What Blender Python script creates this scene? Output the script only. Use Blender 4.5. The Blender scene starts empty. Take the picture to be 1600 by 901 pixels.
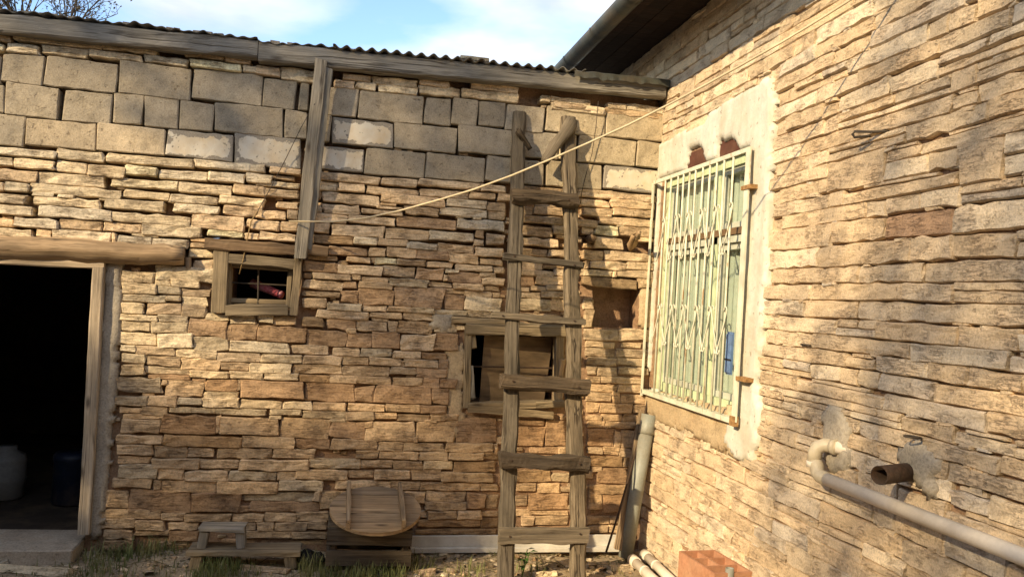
import bpy, math, random
import numpy as np
from mathutils import Vector, Matrix, noise as mnoise

S = bpy.context.scene
# ---------------------------------------------------------------- camera, sky, sun, exposure
F_PX, YAW, PITCH, ROLL = 1256.0, math.radians(11.7), math.radians(1.0), math.atan(.06)
CAM = np.array([-2.10, -5.27, 1.64])
_fw = np.array([math.sin(YAW)*math.cos(PITCH), math.cos(YAW)*math.cos(PITCH), math.sin(PITCH)])
_r0 = np.array([math.cos(YAW), -math.sin(YAW), 0.]); _u0 = np.cross(_r0, _fw)
_ri = _r0*math.cos(ROLL)+_u0*math.sin(ROLL); _ui = _u0*math.cos(ROLL)-_r0*math.sin(ROLL)
cd = bpy.data.cameras.new("camera"); cam = bpy.data.objects.new("camera", cd); S.collection.objects.link(cam)
cd.sensor_width = 36; cd.lens = 36*F_PX/1600; cd.clip_end = 3000; cd.clip_start = .05
M3 = Matrix([[_ri[i], _ui[i], -_fw[i]] for i in range(3)])
cam.matrix_world = Matrix.Translation(CAM) @ M3.to_4x4()
S.camera = cam

SUN_AZ, SUN_EL = math.radians(54), math.radians(25.5)
SDIR = np.array([-math.sin(SUN_AZ)*math.cos(SUN_EL), -math.cos(SUN_AZ)*math.cos(SUN_EL), math.sin(SUN_EL)])
W = bpy.data.worlds.new("World"); S.world = W; W.use_nodes = True
nt = W.node_tree; nt.nodes.clear(); N = nt.nodes.new; Lk = nt.links.new
out = N("ShaderNodeOutputWorld"); bg = N("ShaderNodeBackground"); bg.inputs[1].default_value = .15
sky = N("ShaderNodeTexSky"); sky.sky_type = 'NISHITA'; sky.sun_disc = False
sky.sun_elevation = SUN_EL; sky.sun_rotation = math.atan2(SDIR[0], SDIR[1]); sky.altitude = 900
sky.dust_density = .6; sky.ozone_density = 2.0
tc = N("ShaderNodeTexCoord"); sep = N("ShaderNodeSeparateXYZ"); Lk(tc.outputs['Generated'], sep.inputs[0])
zz = N("ShaderNodeMath"); zz.operation = 'MAXIMUM'; zz.inputs[1].default_value = .0; Lk(sep.outputs[2], zz.inputs[0])
za = N("ShaderNodeMath"); za.operation = 'ADD'; za.inputs[1].default_value = .18; Lk(zz.outputs[0], za.inputs[0])
vd = N("ShaderNodeVectorMath"); vd.operation = 'DIVIDE'; cb = N("ShaderNodeCombineXYZ")
for i in range(3): Lk(za.outputs[0], cb.inputs[i])
Lk(tc.outputs['Generated'], vd.inputs[0]); Lk(cb.outputs[0], vd.inputs[1])
mp = N("ShaderNodeMapping"); mp.inputs['Location'].default_value = (2.45, 4.08, 0); Lk(vd.outputs[0], mp.inputs[0])
cn = N("ShaderNodeTexNoise"); cn.inputs['Scale'].default_value = 1.25; cn.inputs['Detail'].default_value = 7; cn.inputs['Roughness'].default_value = .48; cn.inputs['Distortion'].default_value = .3
Lk(mp.outputs[0], cn.inputs['Vector'])
cr = N("ShaderNodeValToRGB"); cr.color_ramp.elements[0].position = .42; cr.color_ramp.elements[1].position = .58; Lk(cn.outputs[0], cr.inputs[0])
cmul = N("ShaderNodeMath"); cmul.operation = 'MULTIPLY'; cmul.inputs[1].default_value = .96; Lk(cr.outputs[0], cmul.inputs[0])
cn2 = N("ShaderNodeTexNoise"); cn2.inputs['Scale'].default_value = 2.6; cn2.inputs['Detail'].default_value = 5; Lk(mp.outputs[0], cn2.inputs['Vector'])
cc = N("ShaderNodeValToRGB"); cc.color_ramp.elements[0].position = .36; cc.color_ramp.elements[1].position = .62
cc.color_ramp.elements[0].color = (2.5, 2.6, 2.85, 1); cc.color_ramp.elements[1].color = (3.9, 3.9, 3.9, 1); Lk(cn2.outputs[0], cc.inputs[0])
mx = N("ShaderNodeMix"); mx.data_type = 'RGBA'; Lk(cmul.outputs[0], mx.inputs[0]); Lk(sky.outputs[0], mx.inputs[6]); Lk(cc.outputs[0], mx.inputs[7])
Lk(mx.outputs[2], bg.inputs[0]); Lk(bg.outputs[0], out.inputs[0])
sl = bpy.data.lights.new("sun", 'SUN'); sl.energy = 3.2; sl.angle = math.radians(.9); sl.color = (1.0, .79, .49)
sun = bpy.data.objects.new("sun", sl); S.collection.objects.link(sun)
sun.rotation_euler = Vector(SDIR).to_track_quat('Z', 'Y').to_euler()
S.view_settings.view_transform = 'Standard'; S.view_settings.look = 'None'; S.view_settings.exposure = 1.2; S.view_settings.gamma = 1

# ---------------------------------------------------------------- helpers: pixel of the photograph -> point on a plane of the yard
def ray(x, y): return _fw*F_PX+_ri*(x-800)+_ui*(450.5-y)
def back(x, y, Y=0.):
    d = ray(x, y); return CAM+d*((Y-CAM[1])/d[1])
def side(x, y, X=0.):
    d = ray(x, y); return CAM+d*((X-CAM[0])/d[0])
def gnd(x, y, Z=0.):
    d = ray(x, y); return CAM+d*((Z-CAM[2])/d[2])
def proj(P):
    d = np.asarray(P, float)-CAM; z = d@_fw
    return 800+F_PX*(d@_ri)/z, 450.5-F_PX*(d@_ui)/z
R = random.Random(7)
def nz(x, y=0., z=0.): return mnoise.noise(Vector((x, y, z)))
WORLD = {}
def link(o, parent=None, mw=None):
    S.collection.objects.link(o)
    mw = mw if mw is not None else Matrix.Identity(4)
    WORLD[o] = mw.copy()
    o.matrix_basis = mw
    if parent is not None:
        o.parent = parent; o.matrix_parent_inverse = WORLD[parent].inverted()
    return o
def tag(o, label=None, cat=None, group=None, kind=None):
    if label: o['label'] = label
    if cat: o['category'] = cat
    if group: o['group'] = group
    if kind: o['kind'] = kind
    return o
def thing(name, label, cat, loc, group=None):
    o = bpy.data.objects.new(name, None); o.empty_display_size = .1
    link(o, None, Matrix.Translation(Vector(loc))); return tag(o, label, cat, group)
def mesh(name, V, Fc, mat, parent=None, mw=None, smooth=False, tint=None):
    me = bpy.data.meshes.new(name); me.from_pydata([tuple(v) for v in V], [], Fc)
    if tint is not None:
        a = me.color_attributes.new("tint", 'FLOAT_COLOR', 'POINT')
        if isinstance(tint, tuple): tint = np.tile(np.array(tint+(1.,)), (len(V), 1))
        a.data.foreach_set("color", np.asarray(tint, np.float32).ravel())
    if mat: me.materials.append(mat)
    if smooth: me.polygons.foreach_set("use_smooth", [True]*len(me.polygons))
    me.update()
    return link(bpy.data.objects.new(name, me), parent, mw)
class MB:
    def __init__(s): s.V = []; s.F = []
    def add(s, V, F):
        o = len(s.V); s.V += [tuple(v) for v in V]; s.F += [tuple(i+o for i in f) for f in F]; return s
    def box(s, a, b):
        (x0, y0, z0), (x1, y1, z1) = a, b
        return s.add([(x0,y0,z0),(x1,y0,z0),(x1,y1,z0),(x0,y1,z0),(x0,y0,z1),(x1,y0,z1),(x1,y1,z1),(x0,y1,z1)],
                     [(3,2,1,0),(4,5,6,7),(0,1,5,4),(1,2,6,5),(2,3,7,6),(3,0,4,7)])
    def tube(s, pts, r, n=8, cap=True, r1=None):
        pts = [Vector(p) for p in pts]; V = []; F = []; m = len(pts); up = None
        for i, p in enumerate(pts):
            d = (pts[min(i+1, m-1)]-pts[max(i-1, 0)]).normalized()
            if up is None: up = d.orthogonal().normalized()
            up = (up-d*up.dot(d)).normalized(); q = d.cross(up)
            rr = r if r1 is None else r+(r1-r)*i/(m-1)
            for k in range(n):
                a = 2*math.pi*k/n; V.append(p+up*(rr*math.cos(a))+q*(rr*math.sin(a)))
        for i in range(m-1):
            for k in range(n):
                F.append((i*n+k, i*n+(k+1) % n, (i+1)*n+(k+1) % n, (i+1)*n+k))
        if cap: F.append(tuple(range(n))[::-1]); F.append(tuple((m-1)*n+k for k in range(n)))
        return s.add(V, F)
    def pipe(s, pts, r, wall, n=16):     # open-ended hollow pipe
        a = MB().tube(pts, r, n, False); b = MB().tube(pts, r-wall, n, False)
        o = len(a.V); m = len(pts)
        s.add(a.V+b.V, a.F+[tuple(i+o for i in f[::-1]) for f in b.F] +
              [(k, o+k, o+(k+1) % n, (k+1) % n) for k in range(n)] + [((m-1)*n+(k+1) % n, o+(m-1)*n+(k+1) % n, o+(m-1)*n+k, (m-1)*n+k) for k in range(n)])
        return s
    def build(s, name, mat, parent=None, mw=None, smooth=False, tint=None): return mesh(name, s.V, s.F, mat, parent, mw, smooth, tint)

# ---------------------------------------------------------------- materials
def nodes(name):
    m = bpy.data.materials.new(name); m.use_nodes = True
    t = m.node_tree; b = t.nodes['Principled BSDF']; b.inputs['Specular IOR Level'].default_value = .2
    return m, t, b
def coordnode(t, kind, scale):
    if kind == 'Position': src = t.nodes.new("ShaderNodeNewGeometry").outputs['Position']
    else: src = t.nodes.new("ShaderNodeTexCoord").outputs[kind]
    mpn = t.nodes.new("ShaderNodeMapping"); mpn.inputs['Scale'].default_value = scale
    t.links.new(src, mpn.inputs[0]); return mpn.outputs[0]
def noi(t, vec, scale, detail=4, rough=.55):
    n = t.nodes.new("ShaderNodeTexNoise"); n.inputs['Scale'].default_value = scale; n.inputs['Detail'].default_value = detail; n.inputs['Roughness'].default_value = rough
    t.links.new(vec, n.inputs['Vector']); return n.outputs[0]
def ramp(t, fac, stops):
    r = t.nodes.new("ShaderNodeValToRGB"); e = r.color_ramp.elements
    while len(e) < len(stops): e.new(.5)
    for i, (p, c) in enumerate(stops):
        e[i].position = p; e[i].color = (c, c, c, 1) if isinstance(c, (int, float)) else tuple(c)+(1,)
    t.links.new(fac, r.inputs[0]); return r.outputs[0]
def mixc(t, fac, a, b, mode='MIX'):
    m = t.nodes.new("ShaderNodeMix"); m.data_type = 'RGBA'; m.blend_type = mode
    for s, v in ((0, fac), (6, a), (7, b)):
        if isinstance(v, bpy.types.NodeSocket): t.links.new(v, m.inputs[s])
        elif isinstance(v, (int, float)): m.inputs[s].default_value = v if s == 0 else (v, v, v, 1)
        else: m.inputs[s].default_value = tuple(v)+(1,)
    return m.outputs[2]
def mth(t, op, a, b=0.):
    m = t.nodes.new("ShaderNodeMath"); m.operation = op
    for i, v in enumerate((a, b)):
        if isinstance(v, bpy.types.NodeSocket): t.links.new(v, m.inputs[i])
        else: m.inputs[i].default_value = v
    return m.outputs[0]
def bump(t, b, h, strength=.5, dist=.01):
    n = t.nodes.new("ShaderNodeBump"); n.inputs['Strength'].default_value = strength; n.inputs['Distance'].default_value = dist
    t.links.new(h, n.inputs['Height']); t.links.new(n.outputs[0], b.inputs['Normal'])
def rock(name, tint=True, lamamt=.5, base=(.4,.3,.2), strata=(9, 9, 55), pit=.35, bs=.7, bd=.012, grain=90, red=(.36,.19,.09), redamt=.45, dark=.55):
    m, t, b = nodes(name); b.inputs['Roughness'].default_value = .95
    p = coordnode(t, 'Position', (1, 1, 1)); ps = coordnode(t, 'Position', strata)
    if tint:
        a = t.nodes.new("ShaderNodeAttribute"); a.attribute_name = "tint"; col = a.outputs['Color']
    else:
        rg = t.nodes.new("ShaderNodeRGB"); rg.outputs[0].default_value = base+(1,); col = rg.outputs[0]
    if tint:      # every stone its own piece of the pattern
        sc_ = t.nodes.new("ShaderNodeVectorMath"); sc_.operation = 'SCALE'; sc_.inputs[3].default_value = 61.; t.links.new(a.outputs['Vector'], sc_.inputs[0])
        ad = t.nodes.new("ShaderNodeVectorMath"); ad.operation = 'ADD'; t.links.new(p, ad.inputs[0]); t.links.new(sc_.outputs[0], ad.inputs[1]); p = ad.outputs[0]
        ad = t.nodes.new("ShaderNodeVectorMath"); ad.operation = 'ADD'; t.links.new(ps, ad.inputs[0]); t.links.new(sc_.outputs[0], ad.inputs[1]); ps = ad.outputs[0]
    big = noi(t, p, 7., 5, .6)
    col = mixc(t, mth(t, 'MULTIPLY', ramp(t, big, [(.48, 0), (.66, 1)]), redamt), col, red)
    st = noi(t, ps, 1.0, 6, .65)
    col = mixc(t, 1., col, ramp(t, st, [(.28, dark), (.5, 1.0), (.75, 1.18)]), 'MULTIPLY')
    fine = noi(t, p, grain, 4, .7)
    col = mixc(t, 1., col, ramp(t, fine, [(.3, .66), (.52, 1.02), (.75, 1.22)]), 'MULTIPLY')
    pits = ramp(t, noi(t, p, 38, 3, .6), [(.30, 0.), (.38, 1.)])
    col = mixc(t, mth(t, 'MULTIPLY', mth(t, 'SUBTRACT', 1., pits), pit), col, (.09, .06, .035))
    lam = noi(t, coordnode(t, 'Position', (strata[0]*.8, strata[1]*.8, strata[2]*1.7)), 1.0, 5, .7)
    ln = mth(t, 'MULTIPLY', ramp(t, lam, [(.47, 0), (.5, 1), (.53, 0)]), ramp(t, big, [(.45, 0), (.65, 1)]))
    col = mixc(t, mth(t, 'MULTIPLY', ln, lamamt if strata[2] > 20 else .15), col, (.07, .045, .025))
    t.links.new(col, b.inputs['Base Color'])
    st = mth(t, 'SUBTRACT', st, mth(t, 'MULTIPLY', ln, .5 if strata[2] > 20 else .15))
    h = mth(t, 'ADD', mth(t, 'MULTIPLY', st, 1.0), mth(t, 'ADD', mth(t, 'MULTIPLY', fine, .38), mth(t, 'MULTIPLY', pits, .25)))
    bump(t, b, h, bs, bd); return m
def wood(name, c1, c2, c3, stretch=(1.6, 46, 46), crack=.75, bd=.006, rough=.85):
    m, t, b = nodes(name); b.inputs['Roughness'].default_value = rough
    oi = t.nodes.new("ShaderNodeObjectInfo")
    src = t.nodes.new("ShaderNodeTexCoord").outputs['Object']
    va = t.nodes.new("ShaderNodeVectorMath"); va.operation = 'ADD'; t.links.new(src, va.inputs[0])
    cbn = t.nodes.new("ShaderNodeCombineXYZ"); 
    for i in range(3): t.links.new(mth(t, 'MULTIPLY', oi.outputs['Random'], 7.+3*i), cbn.inputs[i])
    t.links.new(cbn.outputs[0], va.inputs[1])
    def mapn(s):
        q = t.nodes.new("ShaderNodeMapping"); q.inputs['Scale'].default_value = s; t.links.new(va.outputs[0], q.inputs[0]); return q.outputs[0]
    g = noi(t, mapn(stretch), 1., 6, .65); g2 = noi(t, mapn((stretch[0]*2, stretch[1]*4, stretch[2]*4)), 1., 4, .6)
    big = noi(t, mapn((1.5, 4, 4)), 1.6, 4, .6)
    col = ramp(t, g, [(.18, c1), (.5, c2), (.82, c3)])
    col = mixc(t, 1., col, ramp(t, g2, [(.3, .62), (.55, 1.03), (.8, 1.15)]), 'MULTIPLY')
    col = mixc(t, 1., col, ramp(t, big, [(.3, .62), (.55, 1.0), (.75, 1.15)]), 'MULTIPLY')
    col = mixc(t, 1., col, ramp(t, oi.outputs['Random'], [(0., (.74, .74, .76)), (.5, (1., .98, .95)), (1., (1.2, 1.13, 1.03))]), 'MULTIPLY')
    ck = ramp(t, noi(t, mapn((.55, 17, 17)), 1.0, 3, .45), [(.472, 0), (.5, 1), (.528, 0)])
    ckm = mth(t, 'MULTIPLY', ck, mth(t, 'MULTIPLY', ramp(t, big, [(.42, 0), (.55, 1)]), crack))
    col = mixc(t, ckm, col, (.03, .022, .015))
    vo = t.nodes.new("ShaderNodeTexVoronoi"); vo.inputs['Scale'].default_value = 1.; t.links.new(mapn((3.2, 9, 9)), vo.inputs['Vector'])
    kn = mth(t, 'MULTIPLY', ramp(t, vo.outputs['Distance'], [(.05, 1), (.16, 0)]), .75)
    col = mixc(t, kn, col, (.045, .03, .02))
    t.links.new(col, b.inputs['Base Color'])
    bump(t, b, mth(t, 'SUBTRACT', mth(t, 'ADD', g, mth(t, 'MULTIPLY', g2, .5)), ckm), .8, bd); return m
def plain(name, c, rough=.6, spec=.3, metal=0., var=.25, scale=9, dirt=(.2,.14,.08), dirtamt=.3, bs=.25, bd=.004, kind='Object', fine=60):
    m, t, b = nodes(name); b.inputs['Roughness'].default_value = rough; b.inputs['Specular IOR Level'].default_value = spec; b.inputs['Metallic'].default_value = metal
    p = coordnode(t, kind, (1, 1, 1))
    a = noi(t, p, scale, 5, .6); f = noi(t, p, fine, 4, .65)
    col = mixc(t, 1., c, ramp(t, a, [(.25, 1-var), (.7, 1+var*.5)]), 'MULTIPLY')
    col = mixc(t, mth(t, 'MULTIPLY', ramp(t, noi(t, p, scale*.45, 6, .65), [(.45, 0), (.68, 1)]), dirtamt), col, dirt)
    col = mixc(t, 1., col, ramp(t, f, [(.3, 1-var*.6), (.7, 1+var*.3)]), 'MULTIPLY')
    t.links.new(col, b.inputs['Base Color']); bump(t, b, mth(t, 'ADD', a, f), bs, bd); return m
def chipped(name, c, under, thr=.57, scale=22, rough=.6, streak=(1,1,.15)):
    m, t, b = nodes(name); b.inputs['Roughness'].default_value = rough
    p = coordnode(t, 'Position', streak); p1 = coordnode(t, 'Position', (1, 1, 1))
    k = ramp(t, noi(t, p, scale, 6, .7), [(thr, 0), (thr+.05, 1)])
    col = mixc(t, 1., c, ramp(t, noi(t, p1, 12, 4, .6), [(.3, .75), (.7, 1.1)]), 'MULTIPLY')
    t.links.new(mixc(t, k, col, under), b.inputs['Base Color']); bump(t, b, mth(t, 'SUBTRACT', 1., k), .3, .002); return m

MT = {}
MT['stone'] = rock("bedded_limestone", redamt=.26, bs=.9, bd=.012, grain=75)
MT['stone2'] = rock("rough_limestone", lamamt=.22, dark=.74, strata=(10, 10, 30), redamt=.24, bs=.95, bd=.010, grain=125, red=(.40, .23, .13))
MT['block'] = rock("pumice_block", strata=(14, 14, 14), pit=.55, grain=120, redamt=.25, red=(.33, .26, .16), bs=.8, bd=.008, dark=.72)
MT['mortar'] = rock("mud_mortar", tint=False, base=(.32, .205, .125), strata=(12, 12, 18), redamt=.35, dark=.6, bd=.02)
MT['cement'] = rock("grey_cement", tint=False, base=(.36, .315, .25), strata=(7, 7, 7), redamt=.15, red=(.30, .22, .14), pit=.3, dark=.62)
MT['mud'] = rock("tan_render", tint=False, base=(.46, .35, .215), strata=(6, 6, 9), redamt=.4, red=(.42, .28, .16), pit=.2, dark=.7)
MT['soil'] = rock("dry_soil", tint=False, base=(.40, .31, .20), strata=(4, 4, 4), redamt=.45, red=(.22, .15, .085), grain=60, bs=1., bd=.03)
def painted_block():
    m, t, b = nodes("painted_block"); b.inputs['Roughness'].default_value = .9
    g = t.nodes.new("ShaderNodeTexCoord").outputs['Generated']; sx = t.nodes.new("ShaderNodeSeparateXYZ"); t.links.new(g, sx.inputs[0])
    p = coordnode(t, 'Position', (1, 1, 1))
    ex = mth(t, 'MINIMUM', sx.outputs[0], mth(t, 'SUBTRACT', 1., sx.outputs[0])); ez = mth(t, 'MINIMUM', sx.outputs[2], mth(t, 'SUBTRACT', 1., sx.outputs[2]))
    e = mth(t, 'MINIMUM', mth(t, 'MULTIPLY', ex, 2.2), ez)
    n1 = noi(t, p, 14, 6, .62)
    k = ramp(t, mth(t, 'ADD', e, mth(t, 'MULTIPLY', mth(t, 'SUBTRACT', n1, .5), .75)), [(.13, 0), (.15, 1)])
    flake = ramp(t, noi(t, p, 45, 4, .6), [(.33, 0), (.36, 1)])
    k = mth(t, 'MULTIPLY', k, flake)
    f = noi(t, p, 110, 4, .7)
    cem = mixc(t, 1., (.31, .27, .215), ramp(t, f, [(.3, .7), (.7, 1.15)]), 'MULTIPLY')
    pw = mixc(t, ramp(t, noi(t, p, 6, 4, .6), [(.4, 0), (.7, 1)]), (.66, .60, .49), (.58, .45, .28))
    t.links.new(mixc(t, k, cem, pw), b.inputs['Base Color'])
    bump(t, b, mth(t, 'ADD', mth(t, 'MULTIPLY', k, .6), mth(t, 'MULTIPLY', f, .5)), .6, .005); return m
MT['pblock'] = painted_block()
def plaster():
    m, t, b = nodes("lime_plaster"); b.inputs['Roughness'].default_value = .9
    p = coordnode(t, 'Position', (1, 1, 1)); ps = coordnode(t, 'Position', (3, 3, 1))
    col = mixc(t, ramp(t, noi(t, ps, 2.2, 6, .65), [(.38, 0), (.62, 1)]), (.60, .59, .52), (.52, .475, .375))
    col = mixc(t, 1., col, ramp(t, noi(t, p, 18, 6, .7), [(.3, .86), (.6, 1.03)]), 'MULTIPLY')
    col = mixc(t, mth(t, 'MULTIPLY', ramp(t, noi(t, p, 30, 3, .5), [(.66, 0), (.70, 1)]), .6), col, (.2, .16, .11))
    t.links.new(col, b.inputs['Base Color'])
    bump(t, b, mth(t, 'ADD', noi(t, p, 9, 6, .65), mth(t, 'MULTIPLY', noi(t, p, 70, 3, .6), .25)), .6, .012); return m
MT['plaster'] = plaster()
MT['wgrey'] = wood("grey_weathered_wood", (.14, .13, .11), (.29, .265, .22), (.42, .385, .32))
MT['wlad'] = wood("ladder_wood", (.06, .049, .036), (.145, .12, .088), (.26, .218, .162), stretch=(1.5, 60, 60), crack=.95, bd=.007)
MT['wdark'] = wood("dark_rung_wood", (.035, .027, .02), (.085, .064, .044), (.17, .13, .088), stretch=(2.2, 40, 40), bd=.010)
MT['wcrate'] = wood("dark_crate_wood", (.045, .036, .026), (.115, .09, .063), (.19, .155, .11))
MT['wbrown'] = wood("brown_log_wood", (.20, .135, .08), (.36, .26, .16), (.47, .36, .235), stretch=(1.3, 30, 30))
MT['wframe'] = wood("window_board_wood", (.15, .115, .07), (.28, .22, .14), (.38, .30, .195))
MT['wlint'] = wood("dark_lintel_wood", (.10, .062, .036), (.225, .15, .088), (.33, .235, .14), stretch=(1.5, 40, 40))
MT['wjamb'] = wood("pale_door_wood", (.30, .24, .17), (.44, .36, .265), (.53, .45, .345))
MT['ply'] = wood("old_plywood", (.16, .105, .06), (.25, .175, .10), (.33, .24, .14), stretch=(2, 6, 6), crack=.2, bd=.002)
MT['white'] = plain("white_board", (.62, .59, .52), .55, .3, var=.12, dirtamt=.35, dirt=(.35, .27, .18))
MT['zinc'] = plain("galvanised_metal", (.07, .073, .062), .55, .35, .2, var=.35, dirt=(.16, .11, .06), dirtamt=.5)
MT['roofm'] = plain("old_roof_sheet", (.20, .19, .165), .7, .3, .2, var=.45, scale=14, dirt=(.13, .08, .045), dirtamt=.6)
MT['rust'] = plain("rusty_iron", (.06, .04, .028), .8, .3, .3, var=.4, scale=30, dirt=(.10, .05, .025), dirtamt=.5)
MT['wire'] = plain("dark_wire", (.06, .05, .04), .6, .3, .4)
MT['pvcg'] = plain("grey_pvc", (.265, .275, .235), .5, .35, var=.2, scale=6, dirt=(.24, .17, .10), dirtamt=.55)
MT['pvcw'] = plain("white_pvc", (.70, .62, .51), .45, .4, var=.12, scale=6, dirt=(.40, .30, .19), dirtamt=.45)
MT['pvct'] = plain("tan_pvc_fitting", (.50, .43, .31), .45, .4, var=.15, dirt=(.3, .22, .13), dirtamt=.3)
MT['green'] = chipped("pale_green_paint", (.52, .60, .38), (.20, .13, .07), .60)
MT['cream'] = chipped("cream_grille_paint", (.66, .64, .50), (.34, .20, .09), .60, scale=40)
MT['rustor'] = plain("orange_rust", (.34, .19, .075), .85, .2, var=.4, scale=60)
MT['trans'] = plain("brown_transom", (.16, .095, .05), .7)
MT['sash'] = chipped("pale_sash_paint", (.50, .51, .42), (.22, .17, .1), .62)
MT['curt'] = plain("pale_curtain", (.60, .63, .56), .95, .1, var=.12, scale=5, dirtamt=.15, bs=.1)
MT['redl'] = plain("red_oxide_lintel", (.105, .042, .028), .8, .2, var=.3)
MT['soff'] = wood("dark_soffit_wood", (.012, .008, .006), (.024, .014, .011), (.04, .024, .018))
MT['clay'] = plain("clay_brick", (.42, .205, .115), .9, .2, var=.25, scale=14, dirt=(.5, .3, .18), dirtamt=.4, bs=.4)
MT['rope'] = plain("cream_rope", (.60, .50, .33), .9, .1, var=.2, fine=300)
MT['twine'] = plain("straw_twine", (.36, .25, .12), .9, .1)
MT['blue'] = plain("blue_plastic", (.13, .22, .42), .45, .4, var=.3, scale=20, dirtamt=.1)
MT['bluedk'] = plain("blue_drum_plastic", (.006, .011, .024), .5, .3)
MT['pink'] = plain("pink_plastic", (.52, .10, .13), .5, .3, var=.4, scale=30, dirt=(.7, .5, .5), dirtamt=.5)
MT['barrel'] = plain("white_plastic", (.16, .16, .145), .5, .3)
MT['black'] = plain("black_rag", (.02, .018, .016), .95, .1)
MT['dark'] = plain("indoor_dark_tone", (.045, .035, .026), .95, .1, kind='Position')  # near-black brown stands in for the shade indoors
MT['slab'] = rock("concrete_slab", tint=False, base=(.36, .30, .225), strata=(6, 6, 6), redamt=.3, red=(.30, .21, .13), dark=.7)
MT['bark'] = wood("tree_bark", (.05, .04, .03), (.10, .08, .06), (.16, .13, .10))
def leafmat(name, c, c2):
    m, t, b = nodes(name); b.inputs['Roughness'].default_value = .6
    t.links.new(ramp(t, noi(t, coordnode(t, 'Position', (1, 1, 1)), 6, 3), [(.3, c), (.7, c2)]), b.inputs['Base Color']); return m
MT['leaf'] = leafmat("tree_leaf", (.045, .075, .02), (.09, .12, .035))
MT['leafd'] = leafmat("dry_leaf", (.10, .085, .045), (.16, .14, .07))
MT['grass'] = leafmat("grass_blade", (.075, .105, .03), (.21, .19, .075))
MT['weed'] = leafmat("weed_leaf", (.04, .10, .02), (.09, .16, .04))
def glassmat():
    m = bpy.data.materials.new("window_glass"); m.use_nodes = True; t = m.node_tree; t.nodes.clear()
    o = t.nodes.new("ShaderNodeOutputMaterial"); tr = t.nodes.new("ShaderNodeBsdfTransparent"); gl = t.nodes.new("ShaderNodeBsdfGlossy"); mx_ = t.nodes.new("ShaderNodeMixShader")
    tr.inputs[0].default_value = (.90, .93, .90, 1); gl.inputs['Roughness'].default_value = .06; mx_.inputs[0].default_value = .09
    t.links.new(tr.outputs[0], mx_.inputs[1]); t.links.new(gl.outputs[0], mx_.inputs[2]); t.links.new(mx_.outputs[0], o.inputs[0]); return m
MT['glass'] = glassmat()

# ---------------------------------------------------------------- builders: stones, timbers, patches
def stone_mesh(w, h, d, seed, bulge=.012, rough=1., cols=None, corner=.014, under=0.):
    """a split stone lying in a wall: X along the wall, Z up, front face round y=0 (outwards is -y), back at y=d"""
    rr = random.Random(seed); ox = rr.uniform(0, 500)
    ni = cols or max(1, min(7, int(round(w/.06)))); ex = min(.006, w*.12); ez = min(.0055, h*.14)
    us = [-w/2, -w/2+ex]+[-w/2+ex+(w-2*ex)*k/ni for k in range(1, ni)]+[w/2-ex, w/2]
    zs = [-h/2, -h/2+ez, h*rr.uniform(-.12, .15), h/2-ez, h/2]
    nx = len(us)-1; nj = len(zs)-1; V = []
    corner = min(corner, w*.15, h*.2)
    cr = [[rr.uniform(.1, 1.)*corner, rr.uniform(.1, 1.)*corner] for _ in range(2)]
    tp = [rr.uniform(-.11, .11)*h*rough for _ in range(2)]; tb = [rr.uniform(-.09, .09)*h*rough for _ in range(2)]
    kx = [rr.uniform(-.10, .10)*h*rough for _ in range(2)]
    je = min(.010, h*.12)*rough; led = rr.random() < .3
    for j, z0 in enumerate(zs):
        for i, x0 in enumerate(us):
            u = x0/w+.5; x, z = x0, z0; zf = z0/h+.5
            wob = nz(ox+x0*17, 3. if zf > .5 else 9.)*je+nz(ox+x0*60, 5. if zf > .5 else 7.)*je*.5
            sl = (tp[0]*(1-u)+tp[1]*u) if zf > .5 else (tb[0]*(1-u)+tb[1]*u)
            if j in (0, 1, nj-1, nj): z += wob+sl*.5
            else: z += nz(ox+x0*11, 40.)*h*.08
            if i in (0, 1, nx-1, nx):
                sgn = -1 if i < 2 else 1
                x += kx[0 if i < 2 else 1]*(zf-.5)*1.2+nz(ox+i, zf*h*30, 8.)*.009*rough
                if i in (0, nx) and j in (0, nj): x -= sgn*cr[0 if i == 0 else 1][0 if j == 0 else 1]; z += (1 if j == 0 else -1)*.4*cr[0 if i == 0 else 1][0 if j == 0 else 1]
            edge = i in (0, nx) or j in (0, nj)
            y = nz(ox+x0*12, zf*h*30, 2.)*.007*rough
            if edge: y += .003+.006*rr.random()**2
            else: y -= bulge*(.6+.5*rr.random())
            if led and zf > .55 and not edge: y += .35*bulge
            if j == 0: y += under
            V.append((x, y, z))
    C = nx+1; Fc = []
    for j in range(nj):
        for i in range(nx): Fc.append((j*C+i, j*C+i+1, (j+1)*C+i+1, (j+1)*C+i))
    per = [i for i in range(C)]+[j*C+nx for j in range(1, nj+1)]+[nj*C+i for i in range(nx-1, -1, -1)]+[j*C for j in range(nj-1, 0, -1)]
    o = len(V)
    for k in per: V.append((V[k][0]*.97, d, V[k][2]*.94))
    m = len(per)
    for k in range(m): Fc.append((per[k], o+k, o+(k+1) % m, per[(k+1) % m]))
    return V, Fc
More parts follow.
